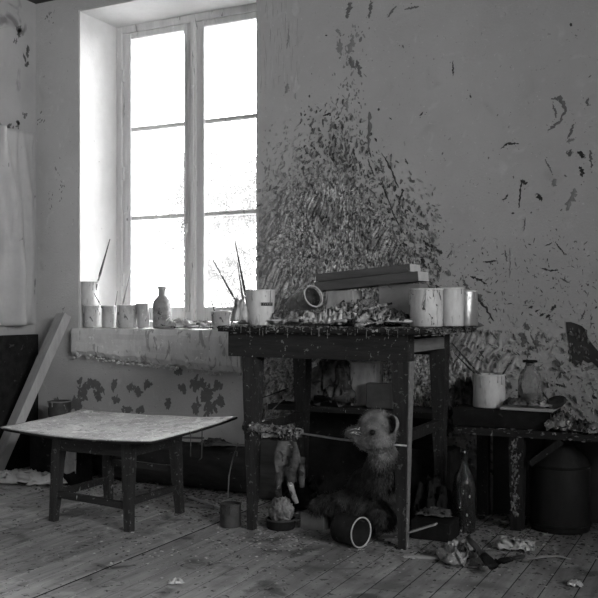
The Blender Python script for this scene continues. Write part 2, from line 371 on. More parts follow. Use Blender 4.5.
for k in range(130):
    u = R.random(); x = SX0+(SX1-SX0)*u; zb = .655-.075*u; s = R.uniform(.003, .009)
    blob(mb, (x, SY+R.uniform(0,.02), zb+R.uniform(-.02, .012)), (s*1.4, s, s), .4, sub=1)
o = link('window_sill', mb, 'sillp', w1); o['label'] = 'pale plaster sill with a crumbling lower edge'
SZ = .812

# ------------------------------------------------------------------ paint on the wall
def daub(mb, c, L, Wd, ang, shade, th=.0025, nseg=9, axis='back', jag=.35):
    "irregular raised stroke of dried paint; ang from vertical, leaning right when positive"
    sa, ca = math.sin(ang), math.cos(ang); vs = []; sd = R.random()*99
    for k in range(nseg):
        a = 2*math.pi*k/nseg; rr = 1+R.uniform(-jag, jag)
        u = math.cos(a)*L/2*rr; v = math.sin(a)*Wd/2*rr
        vs.append((v*ca+u*sa, -v*sa+u*ca))
    pts = []
    for (hx, hz) in vs: pts.append((hx, 0, hz))
    for (hx, hz) in vs: pts.append((hx*.7, -th, hz*.7))
    if axis == 'back': P = [Vector((c[0]+p[0], YB+p[1]+.0004, c[2]+p[2])) for p in pts]
    else: P = [Vector((XL-p[1]-.0004, c[1]+p[0], c[2]+p[2])) for p in pts]
    n = nseg; fs = [(k, (k+1)%n, n+(k+1)%n, n+k) for k in range(n)]+[tuple(range(n, 2*n))]
    mb.add(P, fs, shade)
def stroke(mb, pts, w, shade, th=.003):
    "ragged stroke along pixel-picked wall points (width in cm)"
    P = [at(px, py, YB) for px, py in pts]
    n = 14; out = []
    tot = [0]
    for i in range(1, len(P)): tot.append(tot[-1]+(P[i]-P[i-1]).length)
    ctr = []
    for k in range(n+1):
        s = tot[-1]*k/n; i = 1
        while i < len(P)-1 and tot[i] < s: i += 1
        t = (s-tot[i-1])/max(1e-6, tot[i]-tot[i-1]); ctr.append(P[i-1].lerp(P[i], t)+Vector((R.gauss(0, w*.0013), 0, R.gauss(0, w*.0008))))
    L_ = []; R_ = []
    for k, c in enumerate(ctr):
        d = ctr[min(k+1, n)]-ctr[max(k-1, 0)]; nn = Vector((-d.z, 0, d.x)).normalized()
        e = (math.sin(math.pi*(k+.35)/(n+.7)))**.5*w/100*.5
        L_.append(c+nn*e*R.uniform(.25, 1.5)); R_.append(c-nn*e*R.uniform(.25, 1.5))
    vs = [v+Vector((0, .0004, 0)) for v in L_+R_]+[c+Vector((0, -th, 0)) for c in ctr]; m = n+1; fs = []
    for k in range(n): fs += [(k, k+1, 2*m+k+1, 2*m+k), (2*m+k, 2*m+k+1, m+k+1, m+k)]
    mb.add(vs, fs, shade)
mb = MB()
def dens(px, py):
    if px < 258: return 0
    yt = 138+(330-px)*.55 if px < 330 else 128+(px-330)*1.15
    d = 0
    if py > yt: d = min(1, (py-yt)/70)
    if px > 400: d *= max(.12, 1-(px-400)/130)
    if py > 330: d = max(d*.9, .75 if px < 500 else .25)
    return d
def topx(X, Z):
    D = -X*sT+YB*cT; x = X*cT+YB*sT
    return CX+FPX*x/D, HZ-(Z-CH)*FPX/D
mi = MB(); st_ = .0048; X0_, X1_, Z0_, Z1_ = OX1+.004, at(532, 0, YB).x, .30, 2.0
nx, nz = int((X1_-X0_)/st_), int((Z1_-Z0_)/st_); vs = []; sh = []
for i in range(nx+1):
    X = X0_+i*st_
    for j in range(nz+1):
        Z = Z0_+j*st_; px, py = topx(X, Z); d = dens(px, py)
        m = max(0, min(1, (d*1.25+noise.noise(Vector((X*9, Z*9, 3)))*.5+noise.noise(Vector((X*28, Z*28, 8)))*.35-.30)*2.2)) if d > 0 else 0
        if m <= 0: vs.append((X, YB+.003, Z)); sh.append(.52); continue
        an = math.radians((.35-.85*max(0, min(1, (px-290)/150)))*62)+.22*noise.noise(Vector((X*4, Z*4, 11)))
        a = X*math.sin(an)+Z*math.cos(an); b = X*math.cos(an)-Z*math.sin(an)
        n1 = noise.noise(Vector((b*70, a*38, 1))); n2 = noise.noise(Vector((b*140, a*80, 5))); n3 = noise.noise(Vector((X*260, Z*260, 2)))
        h = (abs(n1)*.9+n2*.45+n3*.2)
        t1 = .8*noise.noise(Vector((b*48, a*26, 31)))+.75*noise.noise(Vector((b*120, a*70, 37)))+.3*n3
        s_ = .07 if t1 > .24 else (.18 if t1 > .10 else (.46 if t1 > -.18 else .80))
        s_ *= (1+.3*n3)*(1+.55*noise.noise(Vector((X*7, Z*7, 77)))+.35*noise.noise(Vector((X*18, Z*14, 79))))
        if px < 305: k_ = (305-px)/47*.6; s_ = s_*(1-k_)+.48*k_
        if px > 430: k_ = min(.7, (px-430)/80); s_ = s_*(1-k_)+.5*k_
        edge = min(1, i/4, j/6, (nx-i)/8)
        y = YB+.003-(m*(.004+.021*h))*edge
        vs.append((X+n2*.002, min(y, YB+.003), Z)); sh.append(s_*m+.52*(1-m))
W = nz+1
mi.add(vs, [(i*W+j, i*W+j+1, (i+1)*W+j+1, (i+1)*W+j) for i in range(nx) for j in range(nz) if min(vs[i*W+j][1], vs[i*W+j+1][1], vs[(i+1)*W+j][1], vs[(i+1)*W+j+1][1]) < YB+.0029], 1, True); mi.sh = sh
o = link('impasto', mi, 'daub', wb); o['label'] = 'thick ridged layer of scraped-off paint'; o['kind'] = 'stuff'
cnt = 0
for k in range(13000):
    px = R.uniform(259, 598); py = R.uniform(100, 475)
    if R.random() > dens(px, py)*.62: continue
    c = at(px, py, YB)
    base = .35-.85*max(0, min(1, (px-290)/150)); base = math.radians(base*60)
    ang = base+R.gauss(0, .55)
    L = abs(R.gauss(.012, .013))+.006; Wd = L*R.uniform(.2, .5)
    q = noise.noise(Vector((px*.035, py*.035, 1)))
    r = R.random()
    if r < .42+q*.3: s = R.uniform(.10, .20)
    elif r < .72: s = R.uniform(.26, .34)
    else: s = R.uniform(.42, .6)
    if px < 300 and s < .25: s += .08
    daub(mb, c+Vector((0,0,0)), L, Wd, ang, s, R.uniform(.004, .016), 8, jag=.5); cnt += 1
for k in range(2300):     # separate flecks and patches above the thick paint
    px = R.uniform(262, 440); yt = 138+(330-px)*.55 if px < 330 else 128+(px-330)*1.15
    py = yt+R.gauss(26, 36)
    if py < 95 or (px < 290 and py < 120): continue
    an = math.radians((.35-.85*max(0, min(1, (px-290)/150)))*60)+R.gauss(0, .5); L = min(.035, abs(R.gauss(.008, .010))+.005)
    daub(mb, at(px, py, YB), L, L*R.uniform(.22, .55), an, R.choice([.07, .12, .18, .25, .3, .40] if px > 300 else [.30, .36, .40, .5]), R.uniform(.001, .008), 9, jag=.55)
for k in range(620):      # finer specks over the clean plaster, thicker low down
    px = R.uniform(262, 597); py = R.uniform(0, 430)
    if R.random() > .06+.94*(max(0, py-60)/330)**1.4*(1 if px > 400 else .5): continue
    c = at(px, py, YB); L = R.uniform(.004, .018)
    daub(mb, c, L, L*R.uniform(.25, .7), R.gauss(.5, .8), R.choice([.05, .12, .2, .5]), .0015, 6)
for k in range(900):      # dense short flecks fading out right of the thick paint
    px = 400+abs(R.gauss(0, 62)); py = 200+220*R.random()**.6+.35*(px-400)
    if px > 596: continue
    daub(mb, at(px, py, YB), R.uniform(.005, .022), R.uniform(.002, .007), R.gauss(-.5, .7), R.choice([.09, .2, .3, .36, .66]), .002, 7)
DK, MD, LM = .045, .19, .31
for pts, w, s in [
    ([(382,153),(390,167),(398.5,188)], 1.1, DK), ([(368,160),(374,176)], 1.1, DK), ([(379,159),(384,173)], 2.2, MD),
    ([(382,179),(384,188),(395,217),(405,235)], 1.0, DK), ([(415,182),(409,181)], 2, MD), ([(403,191),(398,206)], 1.2, DK),
    ([(420,239),(428,245),(437,248)], 1.7, DK), ([(421,257),(424,266)], 2.4, DK), ([(369,112),(370,130),(368.5,152)], 2.6, MD),
    ([(350,2),(349,10),(346,19)], 3.2, MD), ([(371,0),(369,18)], 2, MD), ([(396,6),(388,17)], 1.4, MD), ([(404,10),(419,6)], 1.3, MD),
    ([(289,29),(287,49)], 1.1, LM), ([(287,84),(286,93)], 2.4, LM), ([(353,36),(349,54)], 4, LM), ([(350,56),(353,68)], 3, MD), ([(357,60),(361,77)], 2.4, MD),
    ([(338,42),(341,54)], 3, LM), ([(336,30),(341,34)], 2, LM), ([(323,116),(331,113)], 1.1, DK), ([(348,96),(347,112)], 1.4, LM), ([(336,140),(333,160)], 1.6, DK), ([(344,135),(348,170)], 1.4, MD),
    ([(368,146),(371,158)], .9, DK), ([(453,61),(453,76)], .8, DK), ([(501,149),(508,143),(519,144)], 1.2, DK), ([(509,143),(513,144)], 1.2, DK),
    ([(551,99),(560,98),(566,112)], 2.2, MD), ([(566,108),(560,122),(548,130)], 1.7, MD), ([(553,104),(556,118)], 1.2, MD), ([(574,124),(568,138)], 1.4, MD), ([(567,142),(574,139)], 2, LM),
    ([(571,150),(570,156)], 2, MD), ([(578,152),(585,157)], 2.2, DK), ([(580,166),(583,177)], 1.7, DK), ([(590,150),(592,168)], 1.2, MD), ([(545,159),(552,173)], .8, MD),
    ([(522,180),(520,195),(519,208)], 1.0, DK), ([(520,180),(527,184)], 1.7, DK), ([(508,194),(505,199),(502,200)], 1.1, DK), ([(537,194),(542,200)], 2.0, DK), ([(575,188),(571,200),(567,211)], 3, LM), ([(554,179),(554,186)], 2.6, LM),
    ([(483,262),(498,261)], 1.0, DK), ([(470,276),(478,279),(487,284)], 1.4, DK), ([(555,242),(565,255)], .7, DK), ([(510,248),(510,278)], .5, MD), ([(542,268),(550,271),(558,270)], 1.0, DK), ([(525,218),(524,231)], .6, MD),
    ([(474,291),(484,306),(494,321)], 1.7, DK), ([(476,294),(483,302)], 2.6, MD), ([(524,323),(528,330)], 3, MD), ([(522,333),(524,346)], 3.6, MD), ([(538,332),(536,343),(538,353)], 2.2, MD), ([(530,334),(536,347)], 1.2, MD),
    ([(529,308),(533,306)], 1.2, DK), ([(535,312),(538,310)], 1.2, DK), ([(540,316),(544,314)], 1.3, DK), ([(551,310),(556,305)], 1.5, DK), ([(546,318),(550,315)], 1.4, DK), ([(585,310),(581,320)], .7, MD), ([(592,395),(597,399)], 1.2, DK),
    ([(556,384),(566,387)], 1.2, DK), ([(402,45),(404,48)], .8, MD), ([(470,95),(471,98)], .8, DK), ([(588,98),(587,106)], 1.3, MD), ([(420,116),(423,112)], .9, DK), ([(575,35),(577,36)], .6, MD),
    ([(505,250),(507,262)], .9, MD), ([(463,280),(469,290)], 1.6, MD), ([(447,258),(452,250)], .9, MD), ([(545,246),(552,243)], .8, MD), ([(560,278),(570,283)], .8, MD)]:
    stroke(mb, pts, w*1.0, s)
    for _ in range(3):
        p = pts[R.randrange(len(pts))]
        daub(mb, at(p[0]+R.gauss(0, 3), p[1]+R.gauss(0, 4), YB), R.uniform(.003,.010), R.uniform(.002,.006), R.uniform(-1, 1), s, .001, 6)
# faint brushed scratches beside the window and column of scraped patches
for k in range(90):
    px = R.uniform(260, 300); py = R.uniform(2, 90)
    daub(mb, at(px, py, YB), R.uniform(.03, .12), R.uniform(.0015, .004), R.gauss(0, .06), R.choice([.34, .4, .66]), .0008, 6)
for k in range(140):
    t = R.random(); px = 352+R.gauss(0, 8)-6*t; py = 25+t*115
    daub(mb, at(px, py, YB), R.uniform(.008, .03), R.uniform(.005, .014), R.gauss(0, .5), R.choice([.24, .28, .33]), .001, 8, jag=.5)
# dark stains under the sill
for k in range(1100):
    px = 440+158*R.random(); py = 235+190*R.random()**.7
    daub(mb, at(px, py, YB), R.uniform(.004, .024), R.uniform(.0015, .006), R.gauss(-.4, .8), R.choice([.07, .16, .26, .34, .38, .72]), .002, 7)
for cx_, cy_, rx, ry, n_ in [(92,384,7,4,9), (98,393,4,8,7), (82,391,4,7,7), (76,403,7,7,10), (114,386,2,5,4), (117,399,2.5,3,3), (138,391,2.5,5,5), (131,387,3,2,3), (147,383,3,3,3), (178,372,5,2,4), (181,388,4,2,3),
                             (199,384,7,4,8), (206,393,6,7,10), (210,407,5,8,8), (196,408,4,6,4), (221,401,3,5,5), (127,410,4,3,4), (140,409,4,3,4), (217,386,4,2,3), (168,404,2,3,2), (60,404,5,6,4)]:
    for _ in range(n_*3):
        px, py = cx_+R.gauss(0, rx*.5), cy_+R.gauss(0, ry*.5)
        daub(mb, at(px, py, YB), R.uniform(.018, .055), R.uniform(.014, .034), R.gauss(0, .7), .19, R.uniform(.0004, .0022), 12, jag=.5)
for cx_, cy_ in [(57,172), (62,186), (60,196), (38,118), (42,121), (63,312), (48,20), (52,12), (50,200)]:
    for _ in range(5): daub(mb, at(cx_+R.gauss(0, 2), cy_+R.gauss(0, 5), YB), R.uniform(.008, .03), R.uniform(.004, .012), R.gauss(.2, .5), .2, .0006, 8)
o = link('paint_daubs', mb, 'daub', wb); o['kind'] = 'stuff'; o['label'] = 'crusty light and dark strokes of dried paint'
# torn black patch at the right
poly = [(566,322),(571,322),(577,324),(582,326),(585,329),(587,334),(588,338),(593,345),(599,352),(604,360),(604,373),(597,367),(592,362),(588,363),(583,360),(581,366),(579,363),(576,367),(574,364),(572,362),(570,352),(568,339)]
mb = MB(); P = [at(px, py, YB) for px, py in poly]; n = len(P)
mb.add([p+Vector((0,.0005,0)) for p in P]+[p+Vector((0,-.004,0)) for p in P], [tuple(range(n, 2*n))]+[(k, (k+1)%n, n+(k+1)%n, n+k) for k in range(n)], .05)
for k in range(26):
    px, py = R.uniform(569, 590), R.uniform(328, 360); c = at(px, py, YB-.004); 
    vs = []; L = R.uniform(.004, .013)
    blob(mb, c, (L*.5, .0015, L), .4, shade=R.choice([.12, .3, .2]), sub=1)
o = link('torn_patch', mb, 'daub', wb); o['label'] = 'torn black patch stuck on the wall'
# left wall marks
mb = MB()
for cx_, cy_, ry, n_ in [(20,32,6,12), (27,48,10,8), (26,65,6,5), (10,128,5,5), (18,124,5,6), (24,115,5,4), (15,42,3,3)]:
    for _ in range(n_):
        c = atX(cx_+R.gauss(0, 1.5), cy_+R.gauss(0, ry*.5), XL)
        if c.y < YB-.02: daub(mb, c, R.uniform(.02, .05), R.uniform(.01, .03), R.gauss(0, .5), R.uniform(.10, .17), .0006, 9, axis='left', jag=.5)
link('peeling_marks', mb, 'daub', wl)['kind'] = 'stuff'

# ------------------------------------------------------------------ things
def can(px, Y, z, r, h, label, m='canw', group=None, lean=(0,0), fill=.75, handle=False, name='paint_can', cat='paint can', taper=0, content='paintin', band=None, dent=.002, dripm=None, rimm='rim'):
    c = foot(px, Y, z); t = root(name, c); tag(t, label, cat, group)
    ax = Vector((lean[0], lean[1], 1)).normalized()
    mb = MB(); r0 = r*(1-taper)
    lathe(mb, [(0, .001), (r0*.97, 0), (r0, .004), (r0+(r-r0)*.5, h*.5), (r, h-.004), (r, h), (r-.003, h), (r-.004, h*.6), (r0-.004, .006), (0, .006)], c, ax, 30, dent)
    link('can_body', mb, m, t)
    mb = MB(); lathe(mb, [(r-.002, h-.005), (r+.0025, h-.004), (r+.0025, h+.001), (r-.002, h+.002)], c, ax, 30); link('rim', mb, rimm, t)
    mb = MB(); lathe(mb, [(0, h*fill), (r-.006, h*fill), (r-.006, h*fill-.003), (0, h*fill-.004)], c, ax, 24); link('paint', mb, content, t)
    for k in range(4):
        mb = MB()
        a = R.uniform(math.pi, 2*math.pi)+R.uniform(-.3,.3); L = R.uniform(.01, h*.5); d = Vector((math.cos(a), math.sin(a), 0))
        tube(mb, [c+ax*(h+.001)+d*(r+.001), c+ax*(h-L*.5)+d*(r+.002), c+ax*(h-L)+d*(r+.001)], [.0022, .0015, .0026], 6)
        link('drip', mb, dripm or ('cansill' if m != 'cansill' else 'canw'), t)
    if band:
        a0, a1, z0, z1 = band
        mb = MB()
        for k in range(8):
            q0 = a0+(a1-a0)*k/8; q1 = a0+(a1-a0)*(k+1)/8
            V = [c+Vector((math.cos(q)*(r+e), math.sin(q)*(r+e), zz)) for e in (.0005, .0022) for q, zz in ((q0, z0), (q1, z0), (q1, z1), (q0, z1))]
            mb.add(V, [(4,5,6,7), (0,1,5,4), (1,2,6,5), (2,3,7,6), (3,0,4,7)])
        o = link('label_band', mb, 'band', t); o['label'] = 'dark label band'
        mb = MB()
        for k in range(5):
            q = a0+(a1-a0)*(.18+k*.15); zz = (z0+z1)/2+R.uniform(-.001,.001)
            p = c+Vector((math.cos(q)*(r+.0024), math.sin(q)*(r+.0024), zz)); tube(mb, [p-Vector((0,0,.003)), p+Vector((.001,0,.003))], .0012, 5)
        link('label_marks', mb, 'bandl', o)
    if handle:
        mb = MB(); pts = [c+Vector((math.cos(q)*(r+.004), -.004, h*.86-math.sin(q)*h*.35)) for q in [math.pi*k/12 for k in range(13)]]
        pts = [p+Vector((0, -math.sin(math.pi*k/12)*(r+.006), 0)) for k, p in enumerate(pts)]
        tube(mb, pts, .0018, 6); link('bail_handle', mb, 'wire', t)
    return t
def brush(a, b, label, r=.004, group=None, bl=.0, m='brush', name='paintbrush', tip='up'):
    "long artist's brush; a = bristle end, b = handle end"
    a = Vector(a); b = Vector(b); d = (b-a); L = d.length; u = d/L
    t = root(name, a); tag(t, label, 'paintbrush', group)
    mb = MB(); tube(mb, [a+u*L*.30, a+u*L*.42, a+u*L*.7, b], [r*.85, r*1.15, r*.75, r*.45], 8); link('handle', mb, m, t)
    mb = MB(); tube(mb, [a+u*L*.18, a+u*L*.31], [r*1.25, r*.95], 8); link('ferrule', mb, 'wire', t)
    mb = MB(); tube(mb, [a, a+u*L*.06, a+u*L*.12, a+u*L*.19], [r*.5, r*1.4, r*1.6, r*1.2], 8); link('bristles', mb, 'bristle', t)
    return t
GS = 'tins along the window sill'
# sill: Y about 4.0 .. 4.2
can(92, 4.05, SZ, .050, .128, 'lower tin of the two stacked at the left end of the window sill', 'cansill', GS)
can(89.5, 4.055, SZ+.131, .050, .135, 'upper tin stacked on another at the left end of the window sill', 'canw', GS, fill=.6)
can(109, 4.06, SZ, .040, .126, 'small dark-streaked tin on the sill right of the stacked pair', 'cang', GS)
can(127, 4.05, SZ, .056, .130, 'wide spattered tin on the sill holding a long brush', 'cansill', GS)
can(143.5, 4.08, SZ, .037, .138, 'narrow striped tin tilted beside the sill bottle', 'cang', GS, lean=(-.06, 0), taper=.12)
brush(foot(93, 4.055, SZ+.165), at(110, 239, 4.08), 'long dark brush standing in the upper stacked tin', .0065, 'brushes on the window sill')
brush(at(103, 309, 4.03), at(94, 293, 3.99), 'short thin brush leaning beside the stacked tins on the sill', .0035, 'brushes on the window sill')
brush(at(118, 325, 4.05), at(131, 270, 4.12), 'pale brush leaning right out of the wide sill tin', .005, 'brushes on the window sill', m='brushp')
brush(at(113, 326, 4.06), at(117.5, 291, 4.08), 'short upright brush in the small dark-streaked sill tin', .004, 'brushes on the window sill', m='brushp')
# coated bottle
c = foot(162, 4.06, SZ); t = root('bottle', c); tag(t, 'paint-coated grey bottle standing on the window sill', 'bottle')
mb = MB(); lathe(mb, [(0,.001), (.049,0), (.052,.008), (.051,.13), (.047,.155), (.032,.172), (.021,.185), (.020,.21), (.020,.216)], c, seg=28, wob=.002); link('bottle_body', mb, 'bottlew', t)
mb = MB(); lathe(mb, [(0,.212), (.023,.213), (.025,.216), (.025,.233), (.021,.237), (0,.237)], c, seg=20); link('bottle_mouth', mb, 'cang', t)
# sill litter
t = root('crumpled_tubes', foot(180, 4.03, SZ))
mb = MB(); rag(mb, foot(181, 4.03, SZ), .17, .10, .055, .2, 3, 22); BASE.pop('crumpled_tubes'); bpy.data.objects.remove(t)
tag(link('rag', mb, 'ragl'), 'crumpled pale rag on the sill right of the bottle', 'rag')
def ptube(c, ang, L=.12, w=.032, m='ragl', label='', group=None, cap=True, tilt=0.0):
    "squeezed paint tube lying down: flat folded end, rounder shoulder, cap"
    c = Vector(c); d = Vector((math.cos(ang)*math.cos(tilt), math.sin(ang)*math.cos(tilt), math.sin(tilt))); s = Vector((-math.sin(ang), math.cos(ang), 0)); n = d.cross(s); n = n if n.z > 0 else -n
    t = root('paint_tube', c); tag(t, label, 'paint tube', group)
    mb = MB(); vs = []; fs = []; N_ = 14; K = 12; sd = R.random()*40
    for i in range(N_+1):
        k = i/N_; hw = w/2*(1-.1*k); hh = .001+(.0065)*min(1, k*1.3)**.7
        if i == N_: hw = w*.17; hh = w*.13
        bend = noise.noise(Vector((k*2.5, sd, 0)))*.012
        for j in range(K):
            a = 2*math.pi*j/K
            vs.append(c+d*L*(k-.5)+s*(math.cos(a)*hw+bend)+n*(math.sin(a)*hh*(1+.4*noise.noise(Vector((k*5, j, sd))))+.008))
    for i in range(N_):
        for j in range(K): fs.append((i*K+j, i*K+(j+1)%K, (i+1)*K+(j+1)%K, (i+1)*K+j))
    fs.append(tuple(range(K))); fs.append(tuple(N_*K+j for j in range(K))[::-1]); mb.add(vs, fs, 1, True)
    link('tube_body', mb, m, t)
    if cap:
        mb = MB(); e = c+d*L*.5+n*.008+s*noise.noise(Vector((2.5, sd, 0)))*.012; tube(mb, [e, e+d*.016], [.0075, .0065], 10); link('cap', mb, 'band', t)
    return t
ptube(foot(165, 4.0, SZ), .1, .12, .03, 'cang', 'flat grey paint tube at the front of the sill below the bottle', 'paint tubes on the sill')
ptube(foot(190, 4.01, SZ+.01), -.35, .13, .034, 'ragl', 'pale paint tube lying across the sill rag', 'paint tubes on the sill', tilt=.15)
ptube(foot(200, 3.99, SZ), .5, .11, .03, 'rag', 'spotted paint tube at the sill front beside the big table', 'paint tubes on the sill')
c = foot(222, 4.05, SZ); can(221, 4.06, SZ, .053, .095, 'squat grey tin on the right of the sill with a stubby brush', 'cansill', GS, taper=.08)
brush(at(217, 318, 4.06), at(211, 300, 4.06), 'stubby dark brush poking from the squat sill tin', .004, 'brushes on the window sill')
mb = MB(); rag(mb, foot(190, 4.2, SZ), .3, .16, .05, 0, 9, 20); tag(link('rag', mb, 'rag'), 'spotted rag pushed against the bottom of the window frame', 'rag')

# ------------------------------------------------------------------ big work table
TX0, TX1, TY0, TY1, TZ = -1.955, -1.02, 3.13, 3.74, .85
t = root('work_table', (-1.49, 3.43, 0)); tag(t, 'tall dark paint-crusted wooden work table by the window', 'table')
mb = MB()
def ttop(u, v):
    x = TX0+(TX1-TX0)*u; y = TY0+(TY1-TY0)*v
    e = noise.noise(Vector((x*13, y*13, 0)))*.008
    return (x+(e if u in (0, 1) else 0), y+(e if v in (0, 1) else 0), TZ+noise.noise(Vector((x*11, y*11, 4)))*.003)
sheet(mb, ttop, 40, 24, .024); top_o = link('tabletop', mb, 'dwoodx', t)
mb = MB()     # crust of old paint along the edges
for k in range(900):
    r = R.random()
    if r < .6: p = Vector((R.uniform(TX0, TX1), TY0+R.uniform(-.004, .02), TZ-R.uniform(-.002, .008 if R.random() < .7 else .03)))
    elif r < .85: p = Vector((TX1+R.uniform(-.012, .004), R.uniform(TY0, TY1), TZ-R.uniform(-.002, .028)))
    else: p = Vector((R.uniform(TX0, TX1), R.uniform(TY0, TY1), TZ+.001))
    s = R.uniform(.002, .0055); blob(mb, p, (s*2, s, s*.6), .4, sub=1)
for k in range(34):
    x = R.uniform(TX0+.03, TX1-.02); L = R.uniform(.01, .045); y = TY0-.003
    tube(mb, [(x, y, TZ-.004), (x+R.uniform(-.002,.002), y-.002, TZ-L*.6), (x, y-.001, TZ-L)], [.002, .0012, .002], 5)
for k in range(30):
    y = R.uniform(TY0, TY1-.1); L = R.uniform(.01, .04); x = TX1+.003
    tube(mb, [(x, y, TZ-.004), (x+.002, y, TZ-L*.6), (x, y, TZ-L)], [.003, .002, .003], 5)
link('paint_crust', mb, 'crust', top_o)['kind'] = 'stuff'
LX0, LX1, LY0, LY1 = -1.826, -1.165, 3.20, 3.665
mb = MB(); bar(mb, (TX0+.035, LY0-.028, .776), (LX1+.036, LY0-.028, .772), .022, .104, jit=.002); link('apron', mb, 'dwoodx', t)
mb = MB(); bar(mb, (TX0+.035, LY1+.02, .776), (LX1+.036, LY1+.02, .772), .022, .10, jit=.002); link('apron', mb, 'dwoodx', t)
mb = MB(); bar(mb, (LX1+.022, LY0-.02, .778), (LX1+.022, LY1+.02, .778), .022, .05, jit=.001); o = link('apron', mb, mat('lit_rail_wood', .13, .2, 12, (3,.4,3), rough=.7, bump=.5), t); o['label'] = 'side rail painted paler as if lit from the right'  # rail coloured paler than the other aprons as if lit from the right
mb = MB(); bar(mb, (LX0-.022, LY0, .776), (LX0-.022, LY1, .776), .022, .10, jit=.002); link('apron', mb, 'dwoodx', t)
for (x, y, sx, sy) in ((LX0, LY0, -1, -1), (LX1, LY0, 1, -1), (LX0, LY1, -1, 1), (LX1, LY1, 1, 1)):
    mb = MB(); bar(mb, (x+(.004 if sx > 0 else 0), y, 0), (x, y, .828), .030, .032, .074, .074, .003, jit=.003)
    tube(mb, [(x-.02, y-.033, .5), (x-.018, y-.036, .44), (x-.02, y-.034, .40)], [.002, .0035, .002], 5)
    lg = link('leg', mb, 'legwood', t)
    if (x, y) == (LX1, LY0):
        mb = MB(); bar(mb, (x+.0215, y-.004, .004), (x+.039, y-.004, .72), .004, .020, .004, .052, bev=.001, jit=.0015); o = link('lit_edge', mb, 'mwood', lg); o['label'] = 'outer edge strip painted paler as if lit'  # paler strip stands in for light on the right face of the leg
mb = MB(); bar(mb, (LX0, LY0, .425), (LX0, LY1, .425), .03, .04, jit=.003); link('stretcher', mb, 'dwood', t)
mb = MB(); bar(mb, (LX1, LY0, .425), (LX1, LY1, .425), .03, .04, jit=.003); link('stretcher', mb, 'dwood', t)
mb = MB(); a_ = Vector((LX0-.03, LY0-.02, .432)); b_ = Vector((LX1+.03, LY0-.035, .402))
tube(mb, [a_, a_.lerp(b_, .3), a_.lerp(b_, .62)-Vector((0,0,.006)), b_], .0045, 8); o = link('front_rod', mb, 'wire', t); o['label'] = 'thin metal rod between the front legs'
mb = MB()
pts = [a_.lerp(b_, k/12*.38) for k in range(13)]
tube(mb, pts, [.019+.006*noise.noise(Vector((k*1.3, 0, 0))) for k in range(13)], 10)
for k in range(110):
    u = R.random(); p = a_.lerp(b_, u*.38)+Vector((0, R.uniform(-.020,.005), R.uniform(-.016,.020))); s = R.uniform(.003, .007); blob(mb, p, (s*1.3, s, s), .5, sub=1)
for k in range(9):
    p = a_.lerp(b_, .05+.33*R.random())+Vector((0,-.02,0)); L = R.uniform(.02, .05); tube(mb, [p, p-Vector((0,0,L*.6)), p-Vector((R.uniform(-.01,.01),0,L))], [.004,.002,.003], 5)
o = link('crusted_wrap', mb, 'crust', t); o['label'] = 'rod end thick with dried paint'
o = None

TZT = TZ+.004
# label can at the left front
can(260.5, 3.24, TZT, .061, .146, 'big pale tin with a dark label band on the left of the work table', 'canw', None, taper=.10, handle=False, band=(math.radians(302), math.radians(352), .080, .094), dripm='cansill', name='labelled_tin', cat='tin')
brush(foot(263, 3.25, TZT+.02), at(284, 256, 3.36), 'brush leaning right out of the labelled tin', .0045, 'brushes on the work table', m='brushp')
# dark jar behind it holding the three long brushes
c = foot(246.5, 3.335, TZT); t = root('brush_jar', c); tag(t, 'dark lumpy jar behind the labelled tin holding three long brushes', 'jar')
mb = MB(); lathe(mb, [(0,.001), (.036,0), (.040,.01), (.039,.07), (.041,.088), (.037,.088), (.035,.07), (.034,.01), (0,.008)], c, seg=24, wob=.006); link('jar_body', mb, 'cang', t)
brush(foot(246, 3.33, TZT+.02), at(213, 260, 3.28), 'leftmost long brush, leaning far left over the window sill', .0045, 'brushes on the work table')
brush(foot(250.5, 3.34, TZT+.015), at(235.0, 241, 3.38), 'tallest of the brushes standing in front of the window pane', .005, 'brushes on the work table')
brush(foot(246, 3.325, TZT+.015), at(237.5, 263, 3.31), 'shorter brush just under the tallest one in the dark jar', .004, 'brushes on the work table')
mb = MB(); rag(mb, foot(240, 3.20, TZT), .07, .10, .09, .4, 15, 18, base=.03); tag(link('rag', mb, 'ragl'), 'wadded pale rag at the left corner of the work table', 'rag')
# tilted open can
c = foot(304, 3.38, TZT+.098); ax = Vector((.86, -.42, .34)).normalized(); t = root('tipped_tin', c); tag(t, 'ribbed open tin tipped over on the paint heap with its mouth to the right', 'tin')
mb = MB(); prof = [(0, -.07), (.046, -.07)]
for k in range(9): prof += [(.048+.0015*(k%2), -.066+k*.016)]
prof += [(.049, .07), (.044, .07), (.043, -.05), (0, -.052)]
lathe(mb, prof, c, ax, 30, .002); link('can_body', mb, mat('ribbed_tin', .12, .32, 30, rough=.5, bump=.8, spots=[(.45,.62,50,.03)]), t)
mb = MB(); lathe(mb, [(.044,.066), (.051,.066), (.051,.071), (.044,.071)], c, ax, 30); link('rim', mb, 'cansill', t)
mb = MB(); lathe(mb, [(0,-.045), (.041,-.045), (.0425,.06)], c, ax, 30, .004); link('shade_lining', mb, 'ragd', t)  # dark lining added to shade the inside of the tin
brush(foot(280, 3.30, TZT+.085), at(313, 278, 3.34), 'pale stick-like brush lying against the tipped tin', .005, 'brushes on the work table', m='brushp')
